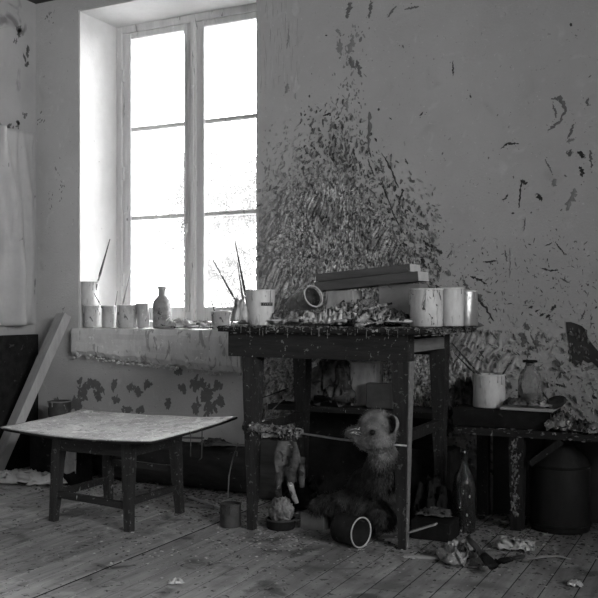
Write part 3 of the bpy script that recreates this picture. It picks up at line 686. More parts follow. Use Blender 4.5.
# heap of crumpled tubes and rags along the front
hp_ = [(284,3.27,.11,.09,.05,1),(300,3.26,.12,.10,.05,2),(318,3.24,.12,.09,.055,4),(335,3.23,.11,.09,.05,5),(352,3.25,.13,.10,.06,6),(378,3.23,.14,.10,.045,7),(396,3.24,.10,.08,.035,8)]
lab = ['leftmost, beside the labelled tin','under the tipped tin','right of the tipped tin','in front of the leftmost grey box','in front of the glass jar','draped over the table front under the tubes','beside the blotchy tin']
for k, (px, Y, w, l, h, sd) in enumerate(hp_):
    mb = MB(); rag(mb, foot(px, Y, TZT), w*1.2, l*1.25, h*(1.05 if k in (0, 1, 2) else 1.5), R.uniform(-.4, .4), sd*5, 30, base=.008, fr=1.5)
    tag(link('paint_rag', mb, ['rag','rag','ragl','ragl','rag','rag','ragd'][k]), 'crumpled paint rag on the work table, '+lab[k], 'rag', 'paint rags on the work table')
tb = [(279,3.22,.3,0,'ragl','palest squeezed tube near the labelled tin'),(291,3.20,-.5,0,'cang','squeezed tube at the table edge left of the tipped tin'),(310,3.20,.2,.1,'rag','spotted squeezed tube below the tipped tin'),(324,3.22,1.1,.2,'canw','squeezed tube pointing back between the paint rags'),(338,3.19,-.2,0,'cang','grey squeezed tube on the table edge under the two beams'),(346,3.24,.6,.3,'ragl','pale squeezed tube sticking up before the glass jar'),(392,3.20,-.3,.1,'cang','grey squeezed tube left of the blotchy tin'),(400,3.19,.1,0,'canw','small pale squeezed tube touching the blotchy tin')]
for px, Y, a, ti, m_, l_ in tb: ptube(foot(px, Y, TZT+.012), a, R.uniform(.09, .12), .03, m_, l_, 'squeezed tubes on the work table', tilt=ti)
ptube(at(366, 326, 3.15)+Vector((0,0,.0)), -2.2, .10, .034, 'rag', 'flattened pale tube hanging over the front edge of the work table', 'squeezed tubes on the work table', tilt=-.12, cap=False)
ptube(at(376, 306, 3.22)+Vector((0,0,-.012)), .55, .10, .018, 'rag', 'thin pale twisted tube pointing up right in front of the canvas block', 'squeezed tubes on the work table', tilt=.22)
mb = MB(); blob(mb, foot(392, 3.28, TZT+.022), (.045, .035, .026), .2, 2); tag(link('dark_lump', mb, 'black'), 'smooth dark lump on the table behind the tubes, left of the blotchy tin', 'lump')
# blocks and jar carrying the beams
mb = MB(); box(mb, (at(325,0,3.45).x, 3.45, TZT), (at(353,0,3.45).x, 3.56, TZT+.146), .004, jit=.003)
tag(link('box', mb, 'cang'), 'spattered grey box under the left end of the beams', 'box')
A_ = at(378, 0, 3.46).x; B_ = at(416, 0, 3.46).x
mb = MB(); box(mb, (A_, 3.46, TZT), (B_+.02, 3.56, TZT+.172), .004, jit=.002)
tag(link('box', mb, mat('grey_card', .2, .27, 9, rough=.8, bump=.3, spots=[(.1,.68,30,.04)])), 'plain grey box under the right end of the beams', 'box')
c = foot(366, 3.42, TZT); t = root('glass_jar', c); tag(t, 'dirty glass jar standing between the two boxes under the beams', 'jar')
mb = MB(); lathe(mb, [(0,.001), (.044,0), (.047,.01), (.047,.08), (.040,.095), (.038,.108), (.035,.108), (.037,.093), (.044,.078), (.044,.01), (0,.006)], c, seg=26); link('jar_body', mb, 'bottle', t)
mb = MB(); lathe(mb, [(0,.008), (.041,.009), (.042,.06), (0,.058)], c, seg=20, wob=.003); link('jar_content', mb, 'ragd', t)
# two stacked beams
def beam(a, b, w, t_, label):
    a = Vector(a); b = Vector(b); t = root('wood_beam', a.lerp(b, .5)); tag(t, label, 'wooden beam', 'beams laid across the boxes')
    mb = MB(); bar(mb, a, b, w, t_, bev=.002, jit=.001); link('beam_body', mb, 'beam', t)
    d = (b-a).normalized(); mb = MB(); bar(mb, b-d*.001, b+d*.003, w*.97, t_*.94, bev=.001); link('sawn_end', mb, 'beamend', t)  # end cap coloured far paler than the beam as if lit
beam(at(315,0,3.44).xy.to_3d()+Vector((0,.06,TZT+.163)), at(419,0,3.42).xy.to_3d()+Vector((0,.05,TZT+.201)), .11, .040, 'lower of the two stacked beams, sawn right end painted as if lit')
beam(at(315,0,3.46).xy.to_3d()+Vector((0,.07,TZT+.203)), at(410,0,3.44).xy.to_3d()+Vector((0,.06,TZT+.237)), .11, .032, 'upper of the two stacked beams, slightly shorter')
# three tins at the right
can(426.5, 3.235, TZT, .063, .144, 'blotchy pale tin, front left of the three on the right of the work table', 'canspot', 'tins on the right of the work table', fill=.9, dent=.003)
can(450.5, 3.37, TZT, .051, .150, 'clean white tin in the middle of the three on the work table', 'canw', 'tins on the right of the work table', fill=.9)
can(466.5, 3.48, TZT, .043, .140, 'dented narrow tin at the back right corner of the work table', 'canmetal', 'tins on the right of the work table', dent=.006)

# ------------------------------------------------------------------ low table
t = root('low_table', (-2.465, 3.11, 0)); tag(t, 'low wooden table with a warped pale top and splayed stool base', 'table')
mb = MB()
cA, cD, cC, cB = Vector((-2.86, 2.815, .412)), Vector((-2.075, 2.825, .400)), Vector((-1.985, 3.335, .447)), Vector((-2.94, 3.44, .42))
def ltop(u, v):
    p = (cA*(1-u)+cD*u)*(1-v)+(cB*(1-u)+cC*u)*v
    k = 4*u*(1-u)
    p = p+Vector((0, -.03*k*(1-v)+.01*k*v, -.012*k-.006*4*v*(1-v)))
    return p+Vector((0, 0, noise.noise(p*7)*.003))
sheet(mb, ltop, 40, 26, .007); lt = link('tabletop', mb, 'lowtop', t)
mb = MB(); ring = [ltop(i/30, 0) for i in range(31)]+[ltop(1, j/18) for j in range(1, 19)]+[ltop(1-i/30, 1) for i in range(1, 31)]+[ltop(0, 1-j/18) for j in range(1, 19)]
tube(mb, [p+Vector((0,0,-.006)) for p in ring], .0055, 6); link('edge_strip', mb, 'black', lt)
BX0, BX1, BY0, BY1 = -2.665, -2.27, 2.945, 3.30
for (x, y, sx, sy) in ((BX0,BY0,-1,-1),(BX1,BY0,1,-1),(BX0,BY1,-1,1),(BX1,BY1,1,1)):
    mb = MB(); bar(mb, (x+sx*.005, y+sy*.005, 0), (x-sx*.012, y-sy*.012, .388), .031, .031, .048, .048, .004, jit=.003); link('leg', mb, 'legwood', t)
for a, b in (((BX0,BY0,.345),(BX1,BY0,.345)), ((BX0,BY1,.345),(BX1,BY1,.345)), ((BX0,BY0,.345),(BX0,BY1,.345)), ((BX1,BY0,.345),(BX1,BY1,.345))):
    mb = MB(); bar(mb, a, b, .02, .075, jit=.002); link('apron', mb, 'dwoodx', t)
zs = .118
for a, b in (((BX0,BY0,zs),(BX1,BY0,zs-.015)), ((BX0,BY1,.20),(BX1,BY1,.20)), ((BX0,BY0,zs+.0),(BX0,BY1,zs+.0)), ((BX1,BY0,zs),(BX1,BY1,zs))):
    mb = MB(); bar(mb, a, b, .02, .028, jit=.002); link('stretcher', mb, 'dwoodx', t)
mb = MB()
p = ltop(1, .55); q = ltop(1, .42)
tube(mb, [p+Vector((.004,0,.004)), p+Vector((.010,0,-.005)), p+Vector((.008,0,-.12)), p+Vector((.0,-.01,-.13))], .0022, 6)
tube(mb, [q+Vector((.004,0,.004)), q+Vector((.010,0,-.005)), q+Vector((.008,0,-.10))], .0022, 6)
link('wire_hook', mb, 'darkcan', lt)

# ------------------------------------------------------------------ left corner
def drape(u, v):
    y = 3.42+.53*u; z = 1.945-1.13*v
    f = math.sin(u*15+v*1.5)*.026*(1-.5*u)+noise.noise(Vector((u*7, v*2.2, 2)))*.075*(1-abs(u-.45))
    sw = .085*math.exp(-((u-.55-.18*v)/.09)**2)*v
    return (XL+.025+abs(f)*1.0+sw, y+noise.noise(Vector((v*3, 0, 7)))*.008, z+.015*u)
mb = MB(); sheet(mb, drape, 40, 50, .002); tag(link('hanging_sheet', mb, 'cloth'), 'pale creased sheet hanging on the left wall', 'sheet')
mb = MB(); bar(mb, (-3.62, 3.50, .0), (-3.497, 3.93, .885), .085, .05, bev=.003, up=Vector((-.3,-1,0)), jit=.001)
tag(link('leaning_plank', mb, 'lwood'), 'pale thick plank leaning in the corner by the window', 'plank')
mb = MB(); box(mb, (-3.50, 3.66, 0), (-3.22, 3.93, .27), .004, jit=.003); tag(link('crate', mb, 'black'), 'dark crate on the floor behind the low table under a tin', 'crate')
can(59.5, 3.78, .272, .064, .135, 'dark-streaked tin behind the back left corner of the low table', 'darkcan', None, taper=.1, name='dark_tin', cat='tin', dripm='cang', rimm='mwood')
# dark board added to darken the foot of the left wall
mb = MB(); bar(mb, (-3.70, 3.30, .385), (-3.735, 3.96, .385), .03, .77, jit=.001, bev=.003); tag(link('darkening_board', mb, 'black'), 'dark board added for the darkness low on the left wall', 'board')
# roll along the wall and litter on it
mb = MB(); pts = [Vector((-3.16+k*.083, 3.80+noise.noise(Vector((k*.4,0,0)))*.02, .12)) for k in range(13)]
tube(mb, pts, [.115+.012*noise.noise(Vector((k*.9, 4, 0))) for k in range(13)], 18); tag(link('canvas_roll', mb, 'blackroll'), 'thick sooty roll lying along the wall behind the low table', 'roll')
for k, (px, Y, l_) in enumerate([(155,3.80,'pale paper scrap on the sooty roll behind the low table'), (215,3.78,'scrap of rag on the sooty roll nearest the work table')]):
    mb = MB(); rag(mb, foot(px, Y, .228), .16, .10, .04, .2, 30+k, 16); tag(link('scrap', mb, 'ragd'), l_, 'scrap')
for k, (a, b, l_) in enumerate([((-3.0,3.74,.243),(-2.45,3.79,.262),'long thin stick lying on the sooty roll'), ((-2.35,3.72,.246),(-1.98,3.79,.252),'short stick on the sooty roll near the work table')]):
    mb = MB(); bar(mb, a, b, .014, .009, jit=.002, bev=.001); tag(link('stick', mb, 'mwood'), l_, 'stick')
# white cloth on the floor
a = onz(28, 484); mb = MB(); rag(mb, a, .42, .12, .075, .30, 41, 34, fr=1.1); tag(link('floor_cloth', mb, 'ragl'), 'long pale twisted cloth on the floor left of the low table', 'cloth')
mb = MB(); rag(mb, onz(12, 452+26)+Vector((-.05,.12,0)), .12, .10, .03, 0, 43, 14); tag(link('scrap', mb, 'ragl'), 'small white scrap on the floor behind the long cloth', 'scrap')
def hang(c, w, h, dep, seed, bend=0.0):
    c = Vector(c)
    def fn(u, v):
        a = (u-.5)*w*(1+.35*v*math.sin(seed)); f = math.sin(u*9+seed+v*2)*dep
        return c+Vector((a*cT+bend*v*v, -a*sT*.3-f, -h*v*(1+.12*noise.noise(Vector((u*3, seed, 0))))))
    return fn
mb = MB(); sheet(mb, hang(at(68, 440, 3.5), .11, .165, .012, 2.0), 16, 16, .003); 
tag(link('cloth', mb, 'cang'), 'grey cloth lying against the crate seen behind the low table leg', 'cloth')
mb = MB(); box(mb, at(58,468,3.56)+Vector((-.02,0,-.175)), at(78,468,3.56)+Vector((.03,.08,.14)), .004, jit=.003); tag(link('carton', mb, 'black'), 'small dark carton behind the left front leg of the low table', 'carton')

# ------------------------------------------------------------------ shelf behind and bench at right
t = root('rear_shelf', (-1.2, 3.86, .43)); tag(t, 'dark narrow wall shelf behind the work table', 'shelf')
xe = at(268, 0, 3.74).x; xr = at(440, 0, 3.74).x
mb = MB(); bar(mb, (xe, 3.86, .448), (xr, 3.86, .448), .24, .026, jit=.003); link('shelf_board', mb, 'dwoodx', t)
for x in (xe+.52, xr-.04):
    mb = MB(); bar(mb, (x, 3.90, 0), (x, 3.90, .436), .035, .035, jit=.001); link('support', mb, 'dwood', t)
SZ2 = .463
brush(at(300, 384, 3.83), at(262, 398, 3.72), 'thin stick-like brush jutting left from the rear shelf', .004, 'brushes on the rear shelf', m='brush')
brush(at(297, 386, 3.80), at(268, 414, 3.70), 'pale brush slanting down left from the rear shelf', .004, 'brushes on the rear shelf', m='brushp')
mb = MB(); rag(mb, foot(285, 3.83, SZ2), .13, .10, .05, .3, 51, 18); tag(link('rag', mb, 'rag'), 'small rag on the left end of the rear shelf', 'rag')
mb = MB(); rag(mb, foot(333, 3.82, SZ2), .22, .18, .19, .2, 52, 30, base=.05, fr=1.1); tag(link('bag', mb, 'ragd'), 'crumpled dim bag on the rear shelf under the work table', 'bag')
mb = MB(); tube(mb, [at(316, 399, 3.735)+Vector((0,0,.0)), at(348, 398, 3.735)], [.024, .024], 16); tag(link('paper_roll', mb, 'ragd'), 'short pale roll on the rear shelf edge below the bag', 'roll')
mb = MB(); box(mb, (at(350,0,3.84).x, 3.84, SZ2+.0), (at(376,0,3.84).x, 3.94, SZ2+.205), .004, jit=.004); tag(link('block', mb, 'cang'), 'stucco-textured grey block standing behind the shaggy head', 'block')
mb = MB(); box(mb, (at(366,0,3.78).x, 3.78, SZ2), (at(393,0,3.78).x, 3.83, SZ2+.115), .004, jit=.002); tag(link('box', mb, mat('dull_card', .06, .1, 9, bump=.4)), 'dark box on the rear shelf beside the right front table leg', 'box')
mb = MB(); rag(mb, foot(462, 3.86, SZ2), .12, .14, .13, .2, 57, 22, base=.03); tag(link('rag', mb, 'ragd'), 'bunched rag on the rear shelf right of the work table', 'rag')
t = root('side_bench', (-.1, 3.82, 0)); tag(t, 'low dark plank bench along the wall at the right', 'bench')
bx0 = at(455, 0, 3.66).x; bx1 = .35
mb = MB(); bar(mb, (bx0, 3.80, .405), (bx1, 3.80, .405), .30, .028, jit=.004); bt = link('bench_top', mb, 'dwoodx', t)
mb = MB()
for k in range(300):
    p = Vector((R.uniform(bx0, bx1), 3.65+R.uniform(-.006, .02), .405+R.uniform(-.014, .018))); s = R.uniform(.002, .006); blob(mb, p, (s*2, s, s*.6), .5, sub=1)
link('paint_crust', mb, 'crust', bt)['kind'] = 'stuff'
lp = foot(517, 3.68); mb = MB(); bar(mb, (lp.x, 3.69, 0), (lp.x, 3.69, .392), .05, .05, .062, .055, jit=.004); lg = link('leg', mb, 'dwood', t)
mb = MB()
for k in range(150):
    z = R.uniform(.06, .39); p = Vector((lp.x-.006+R.gauss(0,.008), 3.663, z)); s = R.uniform(.002, .006); blob(mb, p, (s, s*.6, s*1.8), .5, sub=1)
o = link('paint_drips', mb, 'crust', lg)
mb = MB(); bar(mb, (bx1-.05, 3.69, 0), (bx1-.05, 3.69, .392), .05, .05, .06, .055, jit=.003); link('leg', mb, 'dwood', t)
mb = MB(); bar(mb, (bx0+.06, 3.9, 0), (bx0+.06, 3.9, .392), .05, .05, jit=.003); link('leg', mb, 'dwood', t)
mb = MB(); bar(mb, at(530, 464, 3.665), at(562, 441, 3.665), .02, .026); link('brace', mb, 'dwood', t)
# slab box on the bench
px0 = at(452, 0, 3.68).x; px1 = at(551, 0, 3.68).x
mb = MB(); box(mb, (px0, 3.68, .42), (px1, 3.90, .498), .003, jit=.002); tag(link('flat_case', mb, 'black'), 'flat black case on the bench under the handled pot', 'case')
mb = MB(); box(mb, (at(500,0,3.67).x, 3.665, .4995), (px1+.01, 3.86, .512), .002, jit=.001); tag(link('board', mb, 'lwood'), 'pale thin board on the flat black case', 'board')
BZ = .4995
can(489, 3.755, BZ, .068, .140, 'white pot with a dark nick on the flat case at the right', 'canw', None, fill=.85, name='white_pot', cat='pot', dent=.003)
brush(foot(483, 3.755, BZ+.12), at(452, 343, 3.62), 'long brush leaning left out of the white pot', .005, 'brushes in the white pot')
brush(foot(482, 3.77, BZ+.11), at(455, 354, 3.60), 'second brush just below the long one in the white pot', .004, 'brushes in the white pot')
brush(foot(497, 3.77, BZ+.10), at(512, 360, 3.80), 'short dark brush leaning right out of the white pot', .004, 'brushes in the white pot')
c = foot(530, 3.79, .513); t = root('glass_bottle', c); tag(t, 'dirty clear flask with a dark stopper on the pale board', 'bottle')
mb = MB(); lathe(mb, [(0,.001), (.048,0), (.051,.008), (.050,.10), (.042,.135), (.024,.158), (.018,.170), (.018,.178), (.015,.178), (.015,.168), (.038,.132), (.047,.10), (.048,.01), (0,.006)], c, seg=28); link('bottle_body', mb, 'bottle', t)
mb = MB(); lathe(mb, [(.014,.165), (.015,.180), (.030,.181), (.030,.190), (0,.191)], c, seg=20); link('stopper', mb, 'black', t)
mb = MB(); lathe(mb, [(0,.008), (.045,.009), (.047,.045), (0,.046)], c, seg=20); link('residue', mb, 'ragd', t)
# spoon-like scraper and palette
c = foot(551, 3.73, .52); t = root('ladle', c); tag(t, 'dark oval ladle leaning against the flask', 'ladle')
mb = MB(); lathe(mb, [(0,-.008), (.030,-.004), (.045,.006), (.047,.008), (.030,0), (0,-.003)], at(556, 404, 3.72), (-.2,-.5,.8), 20); link('ladle_bowl', mb, 'darkcan', t)
mb = MB(); tube(mb, [at(549,401,3.73), at(543, 393, 3.76)], .004, 6); link('handle', mb, 'darkcan', t)
for k, (px, Y, w, l_, m_) in enumerate([(515,3.70,.10,'crumpled rag left of the flask on the pale board','ragd'), (540,3.69,.09,'stained rag in front of the flask','rag')]):
    mb = MB(); rag(mb, foot(px, Y, .513), w, .06, .035, .2, 61+k, 18); tag(link('rag', mb, m_), l_, 'rag')
for k, (px, Y, w, h, l_, m_) in enumerate([(562,3.70,.13,.085,'glinting crumpled rag on the bench right of the pale board','rag'), (580,3.71,.13,.05,'darker rag on the bench near the right edge','ragd'), (594,3.70,.12,.045,'last rag on the bench at the right edge of view','rag')]):
    mb = MB(); rag(mb, foot(px, Y, .42), w, .12, h, .3*k, 71+k, 24, fr=1.4); tag(link('rag', mb, m_), l_, 'rag', 'rags on the bench')
mb = MB(); box(mb, (bx0+.09, 3.945, 0), (.30, 3.975, .375), .003, jit=.001); tag(link('shade_board', mb, mat('shade_board_grey', .035, .055, 5, rough=.85, bump=.4)), 'long dark board added as shade behind the churn under the bench', 'board')  # board added to darken the shaded wall behind the bench
# churn under the bench
c = foot(560, 3.80); t = root('churn', c); tag(t, 'big dark metal churn standing under the bench at the right', 'churn')
mb = MB(); lathe(mb, [(0,0), (.118,0), (.122,.01), (.122,.27), (.112,.295), (.065,.345), (.058,.375), (.066,.383), (.055,.384), (0,.38)], c, seg=32, wob=.001); link('churn_body', mb, mat('dull_dark_metal', .013, .020, 6, rough=.6, bump=.3, bscale=60, spec=.25), t)
mb = MB(); lathe(mb, [(.121,.02), (.126,.022), (.126,.03), (.121,.032)], c, seg=32); link('hoop', mb, 'black', t); mb = MB(); lathe(mb, [(.121,.262), (.126,.264), (.126,.272), (.121,.274)], c, seg=32); link('hoop', mb, 'black', t)
# tall bottle
c = onz(464, 531); t = root('tall_bottle', c); tag(t, 'tall dusty dark bottle on the floor right of the work table', 'bottle')
mb = MB(); lathe(mb, [(0,.001), (.044,0), (.047,.008), (.047,.19), (.040,.225), (.020,.262), (.014,.285), (.013,.325), (.017,.327), (.017,.34), (.011,.341), (.011,.28), (.036,.22), (.043,.19), (.043,.01), (0,.006)], c, seg=28); link('bottle_body', mb, 'bottled', t)
mb = MB()
for k in range(11):
    a = R.uniform(3.6, 5.6); z = R.choice([R.uniform(.15,.22), R.uniform(.0,.13), .33]); r = .048 if z < .2 else (.016 if z > .3 else .038)
    p = c+Vector((math.cos(a)*r, math.sin(a)*r, z)); s = R.uniform(.0015, .004); blob(mb, p, (s, s*.5, s*1.6), .4, sub=1)
link('paint_splashes', mb, 'canw', t)['kind'] = 'stuff'

# ------------------------------------------------------------------ shaggy stuffed animal
bY = 3.36
def bp(px, py, y=bY): return at(px, py, y)
hY = 3.09
parts = [(bp(377,431,hY), (.078,.075,.086)), (bp(368,436,hY-.005), (.058,.055,.055)), (bp(358,434,hY-.01), (.042,.038,.034)), (bp(350,432,hY-.012), (.028,.026,.020)),
         (bp(383,456,3.16), (.055,.065,.07)), (bp(380,474,3.24), (.075,.075,.08)), (bp(372,490), (.105,.10,.10)), (bp(368,505), (.120,.12,.10)), (bp(348,500,3.30), (.070,.065,.045)), (bp(330,503,3.30), (.068,.050,.040)), (bp(318,506,3.30), (.040,.045,.036)),
         (bp(385,515,3.30), (.075,.10,.055)), (bp(350,515,3.42), (.11,.10,.06)),
         (bp(392,470,3.20), (.018,.022,.08))]
me = bpy.data.meshes.new('tmp'); bm = bmesh.new()
for c, r in parts:
    bmesh.ops.create_icosphere(bm, subdivisions=3, radius=1, matrix=Matrix.Translation((c.x, c.y, max(c.z, r[2]+.004)))@Matrix.Diagonal((r[0], r[1], r[2], 1)))
bm.to_mesh(me); bm.free(); tmp = bpy.data.objects.new('tmp', me); COL.objects.link(tmp)
rm = tmp.modifiers.new('r', 'REMESH'); rm.mode = 'VOXEL'; rm.voxel_size = .009
sm = tmp.modifiers.new('s', 'SMOOTH'); sm.iterations = 6; sm.factor = .6
dg = bpy.context.evaluated_depsgraph_get(); ev = tmp.evaluated_get(dg).to_mesh()
V = [v.co.copy() for v in ev.vertices]; NV = [v.normal.copy() for v in ev.vertices]; F = [tuple(p.vertices) for p in ev.polygons]
PC = [(p.center.copy(), p.normal.copy(), p.area) for p in ev.polygons]
tmp.evaluated_get(dg).to_mesh_clear(); bpy.data.objects.remove(tmp)
hc = bp(372, 433, hY)
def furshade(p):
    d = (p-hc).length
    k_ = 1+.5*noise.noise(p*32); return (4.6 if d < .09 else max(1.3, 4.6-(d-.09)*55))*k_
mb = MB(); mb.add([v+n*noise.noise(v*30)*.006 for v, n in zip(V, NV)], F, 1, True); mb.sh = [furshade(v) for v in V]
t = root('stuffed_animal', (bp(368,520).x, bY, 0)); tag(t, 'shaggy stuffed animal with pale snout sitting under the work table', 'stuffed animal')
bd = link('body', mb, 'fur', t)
mb = MB(); tot = sum(a for _, _, a in PC)
vs = []; fs = []; sh = []
for c, n, a in PC:
    k = a/tot*15000; k = int(k)+(1 if R.random() < k-int(k) else 0)
    for _ in range(k):
        p = c+Vector((R.uniform(-1,1), R.uniform(-1,1), R.uniform(-1,1)))*.004
        hd = (p-hc).length < .10; L = R.uniform(.005, .013) if hd else R.uniform(.012, .03); g = (n*(1.1 if hd else .55)+Vector((R.gauss(.1,.25), R.gauss(-.1,.25), -.7+R.gauss(0,.25)))).normalized()
        q = p+g*L; s = n.cross(g); s = s.normalized() if s.length > .01 else Vector((1,0,0))
        if q.z < .003: q.z = .003
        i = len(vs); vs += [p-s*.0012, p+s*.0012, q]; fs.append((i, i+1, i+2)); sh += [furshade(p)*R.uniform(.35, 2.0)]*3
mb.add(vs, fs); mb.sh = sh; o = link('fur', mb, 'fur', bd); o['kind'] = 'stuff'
mb = MB(); blob(mb, bp(372.5, 432.5, hY-.078), (.012, .010, .011), .05, sub=2); link('eye', mb, 'eye', t)
ec = bp(393, 424, hY-.03); mb = MB()
lathe(mb, [(0,-.020), (.018,-.016), (.031,-.004), (.036,.008), (.034,.011), (.029,-.001), (.016,-.010), (0,-.013)], ec, (-.55,-.80,.1), 24, .002)
mb.sh = [(2.0 if (v-ec).length < .030 else 6.0) for v in mb.v]  # rim coloured paler as if lit, hollow darker
o = link('ear', mb, 'fur', t); o['label'] = 'round ear with a rim painted as if lit'
mb = MB(); blob(mb, bp(345.5, 431.5, hY-.015), (.009, .011, .008), .1, sub=2); link('nose', mb, 'eye', t)
mb = MB()
for k in range(12):
    a = bp(347+R.uniform(0,12), 428+R.uniform(0,7), hY-.052); tube(mb, [a, a+Vector((R.uniform(.01,.03), -.008, R.uniform(-.012,.012)))], .0013, 5)
o = link('whiskers', mb, 'rim', t); o['label'] = 'pale bristles on the snout'

# ------------------------------------------------------------------ hanging things and floor things
tY = 3.15
mb = MB(); c = at(288, 441, tY)
def glove(u, v):
    a = (u-.5)*.085*(1+.35*math.sin(v*3)); f = math.sin(u*8+v*3)*.010
    return c+Vector((a, -f, -.155*v*(1+.1*math.sin(u*11))))
t = root('hanging_glove', c); tag(t, 'stained work glove hanging from the crusted rod', 'glove')
mb = MB(); sheet(mb, glove, 18, 18, .006); link('palm', mb, 'ragd', t)
for (px, py, L, dx, r) in ((290,474,.115,.030,.0115), (303,462,.10,-.004,.012), (281,470,.075,-.012,.011)):
    a = at(px, py, tY); mb = MB(); tube(mb, [a+Vector((0,0,.02)), a+Vector((dx*.2,-.008,-L*.35)), a+Vector((dx*.6,-.006,-L*.7)), a+Vector((dx,0,-L))], [r, r*1.05, r, r*.8], 10); o = link('finger', mb, 'ragd' if px != 290 else 'rag', t)
# foil wrapped ladle resting in a dark pot
c = onz(281, 528); c.z = 0
pot = root('floor_pot', c); tag(pot, 'dark pot on the floor holding the foil-wrapped ladle', 'pot')
mb = MB(); lathe(mb, [(0,0), (.056,0), (.060,.006), (.062,.034), (.064,.040), (.060,.040), (.056,.008), (0,.006)], c, seg=26); link('pot_body', mb, 'black', pot)
mb = MB(); lathe(mb, [(.060,.037), (.066,.038), (.066,.042), (.060,.043)], c, seg=26); link('rim', mb, 'darkcan', pot)
t = root('wrapped_ladle', c+Vector((0,0,.09))); tag(t, 'ladle wrapped in crinkled cloth, standing in the floor pot', 'ladle')
h = at(281, 510, c.y-.01); mb = MB()
bm = bmesh.new(); bmesh.ops.create_icosphere(bm, subdivisions=5, radius=1); vs = []
for v in bm.verts:
    q = v.co*2.2+Vector((0, v.co.z*1.5, 0)); k = 1.04-.5*abs(noise.noise(q*1.3))-.22*abs(noise.noise(q*3.1))
    vs.append(h+Vector((v.co.x*.058, v.co.y*.05, v.co.z*.060))*k)
mb.add(vs, [[v.index for v in f.verts] for f in bm.faces], 1, True); bm.free(); link('ladle_bowl', mb, mat('crinkled_wrap', .10, .32, 26, rough=.7, bump=1, bscale=50, bdist=.01), t)
mb = MB(); tube(mb, [at(279, 500, h.y), at(276.5, 485, h.y), at(278, 474, h.y), at(282, 468, h.y)], [.014, .012, .010, .006], 10); tube(mb, [at(281, 499, h.y), at(280, 485, h.y-.005), at(279.5, 475, h.y)], [.008, .006, .005], 8); link('handle', mb, 'ragd', t)
# dark tin left of the table leg
can(230.5, onz(230.5, 526).y, 0, .044, .095, 'small dark tin on the floor beside the left front leg of the work table', 'darkcan', None, fill=.9, name='floor_tin', cat='tin', content='cang', dripm='ragd', rimm='darkcan')
mb = MB(); a = at(238, 452, 3.3); tube(mb, [at(238,443,3.32), at(233,458,3.3), at(229,476,3.28), at(228, 498, 3.25)], .003, 6); 
t = link('wire', mb, 'wire', None); tag(t, 'bent wire hanging over the small dark floor tin', 'wire')
# lying open can
f_ = onz(361, 548); ax = Vector((.95, -.31, 0)).normalized(); r = .060
c = Vector((f_.x, f_.y, r)); t = root('fallen_tin', c-Vector((0,0,r))); tag(t, 'dark open tin lying on its side with a bright rim', 'tin')
L = .11
mb = MB(); lathe(mb, [(0,-L), (r-.004,-L), (r-.003,-L+.004), (r-.003,0), (r-.009,0), (r-.009,-L+.01), (0,-L+.011)], c, ax, 36); link('can_body', mb, 'black', t)
mb = MB(); lathe(mb, [(r-.005,-.003), (r-.001,-.003), (r,.000), (r-.001,.003), (r-.005,.002), (r-.006,0), (r-.005,-.003)], c, ax, 40); o = link('rim', mb, mat('bright_rim', .4, .55, 30, rough=.45, bump=.2), t); o['label'] = 'bright rim'
# pale carton behind
a = onz(309, 531); mb = MB(); bar(mb, a+Vector((-.05,.05,.035)), a+Vector((.055,.05,.035)), .06, .068, jit=.002); t = link('small_carton', mb, mat('carton_card', .16, .24, 9, bump=.3)); tag(t, 'small pale carton on the floor left of the fallen tin', 'carton')
# wood pieces right of the leg
mb = MB(); box(mb, onz(432,541)+Vector((-.09,.0,0)), onz(432,541)+Vector((.075,.13,.075)), .004, jit=.004); tag(link('wood_block', mb, 'black'), 'dark wooden block on the floor beyond the right front table leg', 'block')
mb = MB(); bar(mb, at(410, 532, 3.2), at(436, 524, 3.2), .03, .006, jit=.001, bev=.001); tag(link('palette_knife', mb, 'lwood'), 'pale slat leaning on the dark wooden block', 'slat')
mb = MB(); bar(mb, onz(404, 556, .005), onz(438, 558, .005), .022, .008, bev=.001, jit=.001); tag(link('slat', mb, 'lwood'), 'thin pale slat flat on the floor right of the table leg', 'slat')
mb = MB(); rag(mb, onz(432, 536)+Vector((0,.03,.078)), .15, .10, .03, .2, 81, 18); tag(link('rag', mb, 'ragd'), 'dark rag on top of the wooden block', 'rag')
# floor rag with brushes
mb = MB(); rag(mb, onz(463, 561), .17, .20, .07, .5, 83, 30, base=.012, fr=.8); tag(link('rag', mb, 'rag'), 'stiff crumpled rag on the floor under the two big brushes', 'rag')
def bigbrush(a, b, label, w=.035):
    a = Vector(a); b = Vector(b); u = (b-a).normalized(); L = (b-a).length; t = root('flat_brush', a); tag(t, label, 'paintbrush', 'big brushes on the floor')
    mb = MB(); tube(mb, [a, a+u*L*.2, a+u*L*.42], [w*.5, w*.55, w*.42], 12, flat=.6); link('bristles', mb, 'black', t)
    mb = MB(); tube(mb, [a+u*L*.40, a+u*L*.52], [w*.45, w*.40], 12, flat=.65); link('ferrule', mb, 'darkcan', t)
    mb = MB(); tube(mb, [a+u*L*.5, a+u*L*.62, a+u*L*.8, b], [w*.36, w*.24, w*.3, w*.22], 10, flat=.8); link('handle', mb, 'brush', t)
bigbrush(onz(494, 567, .026), onz(468, 538, .095), 'large dark brush lying diagonally across the floor rag', .042)
bigbrush(onz(497, 562, .018), onz(524, 556, .022), 'dark brush lying sideways right of the diagonal one', .034)
mb = MB(); rag(mb, onz(513, 549), .17, .09, .045, .1, 87, 22, fr=1.5); tag(link('rag', mb, 'ragl'), 'white frayed rag on the floor behind the sideways brush', 'rag')
mb = MB(); p0 = [onz(524,561,.008), onz(540,557,.01), onz(558,556,.01), onz(571,559,.006)]; tube(mb, p0, [.010,.009,.006,.003], 8, flat=.5); tag(link('twig', mb, 'lwood'), 'curved pale strip on the floor at the right', 'strip')
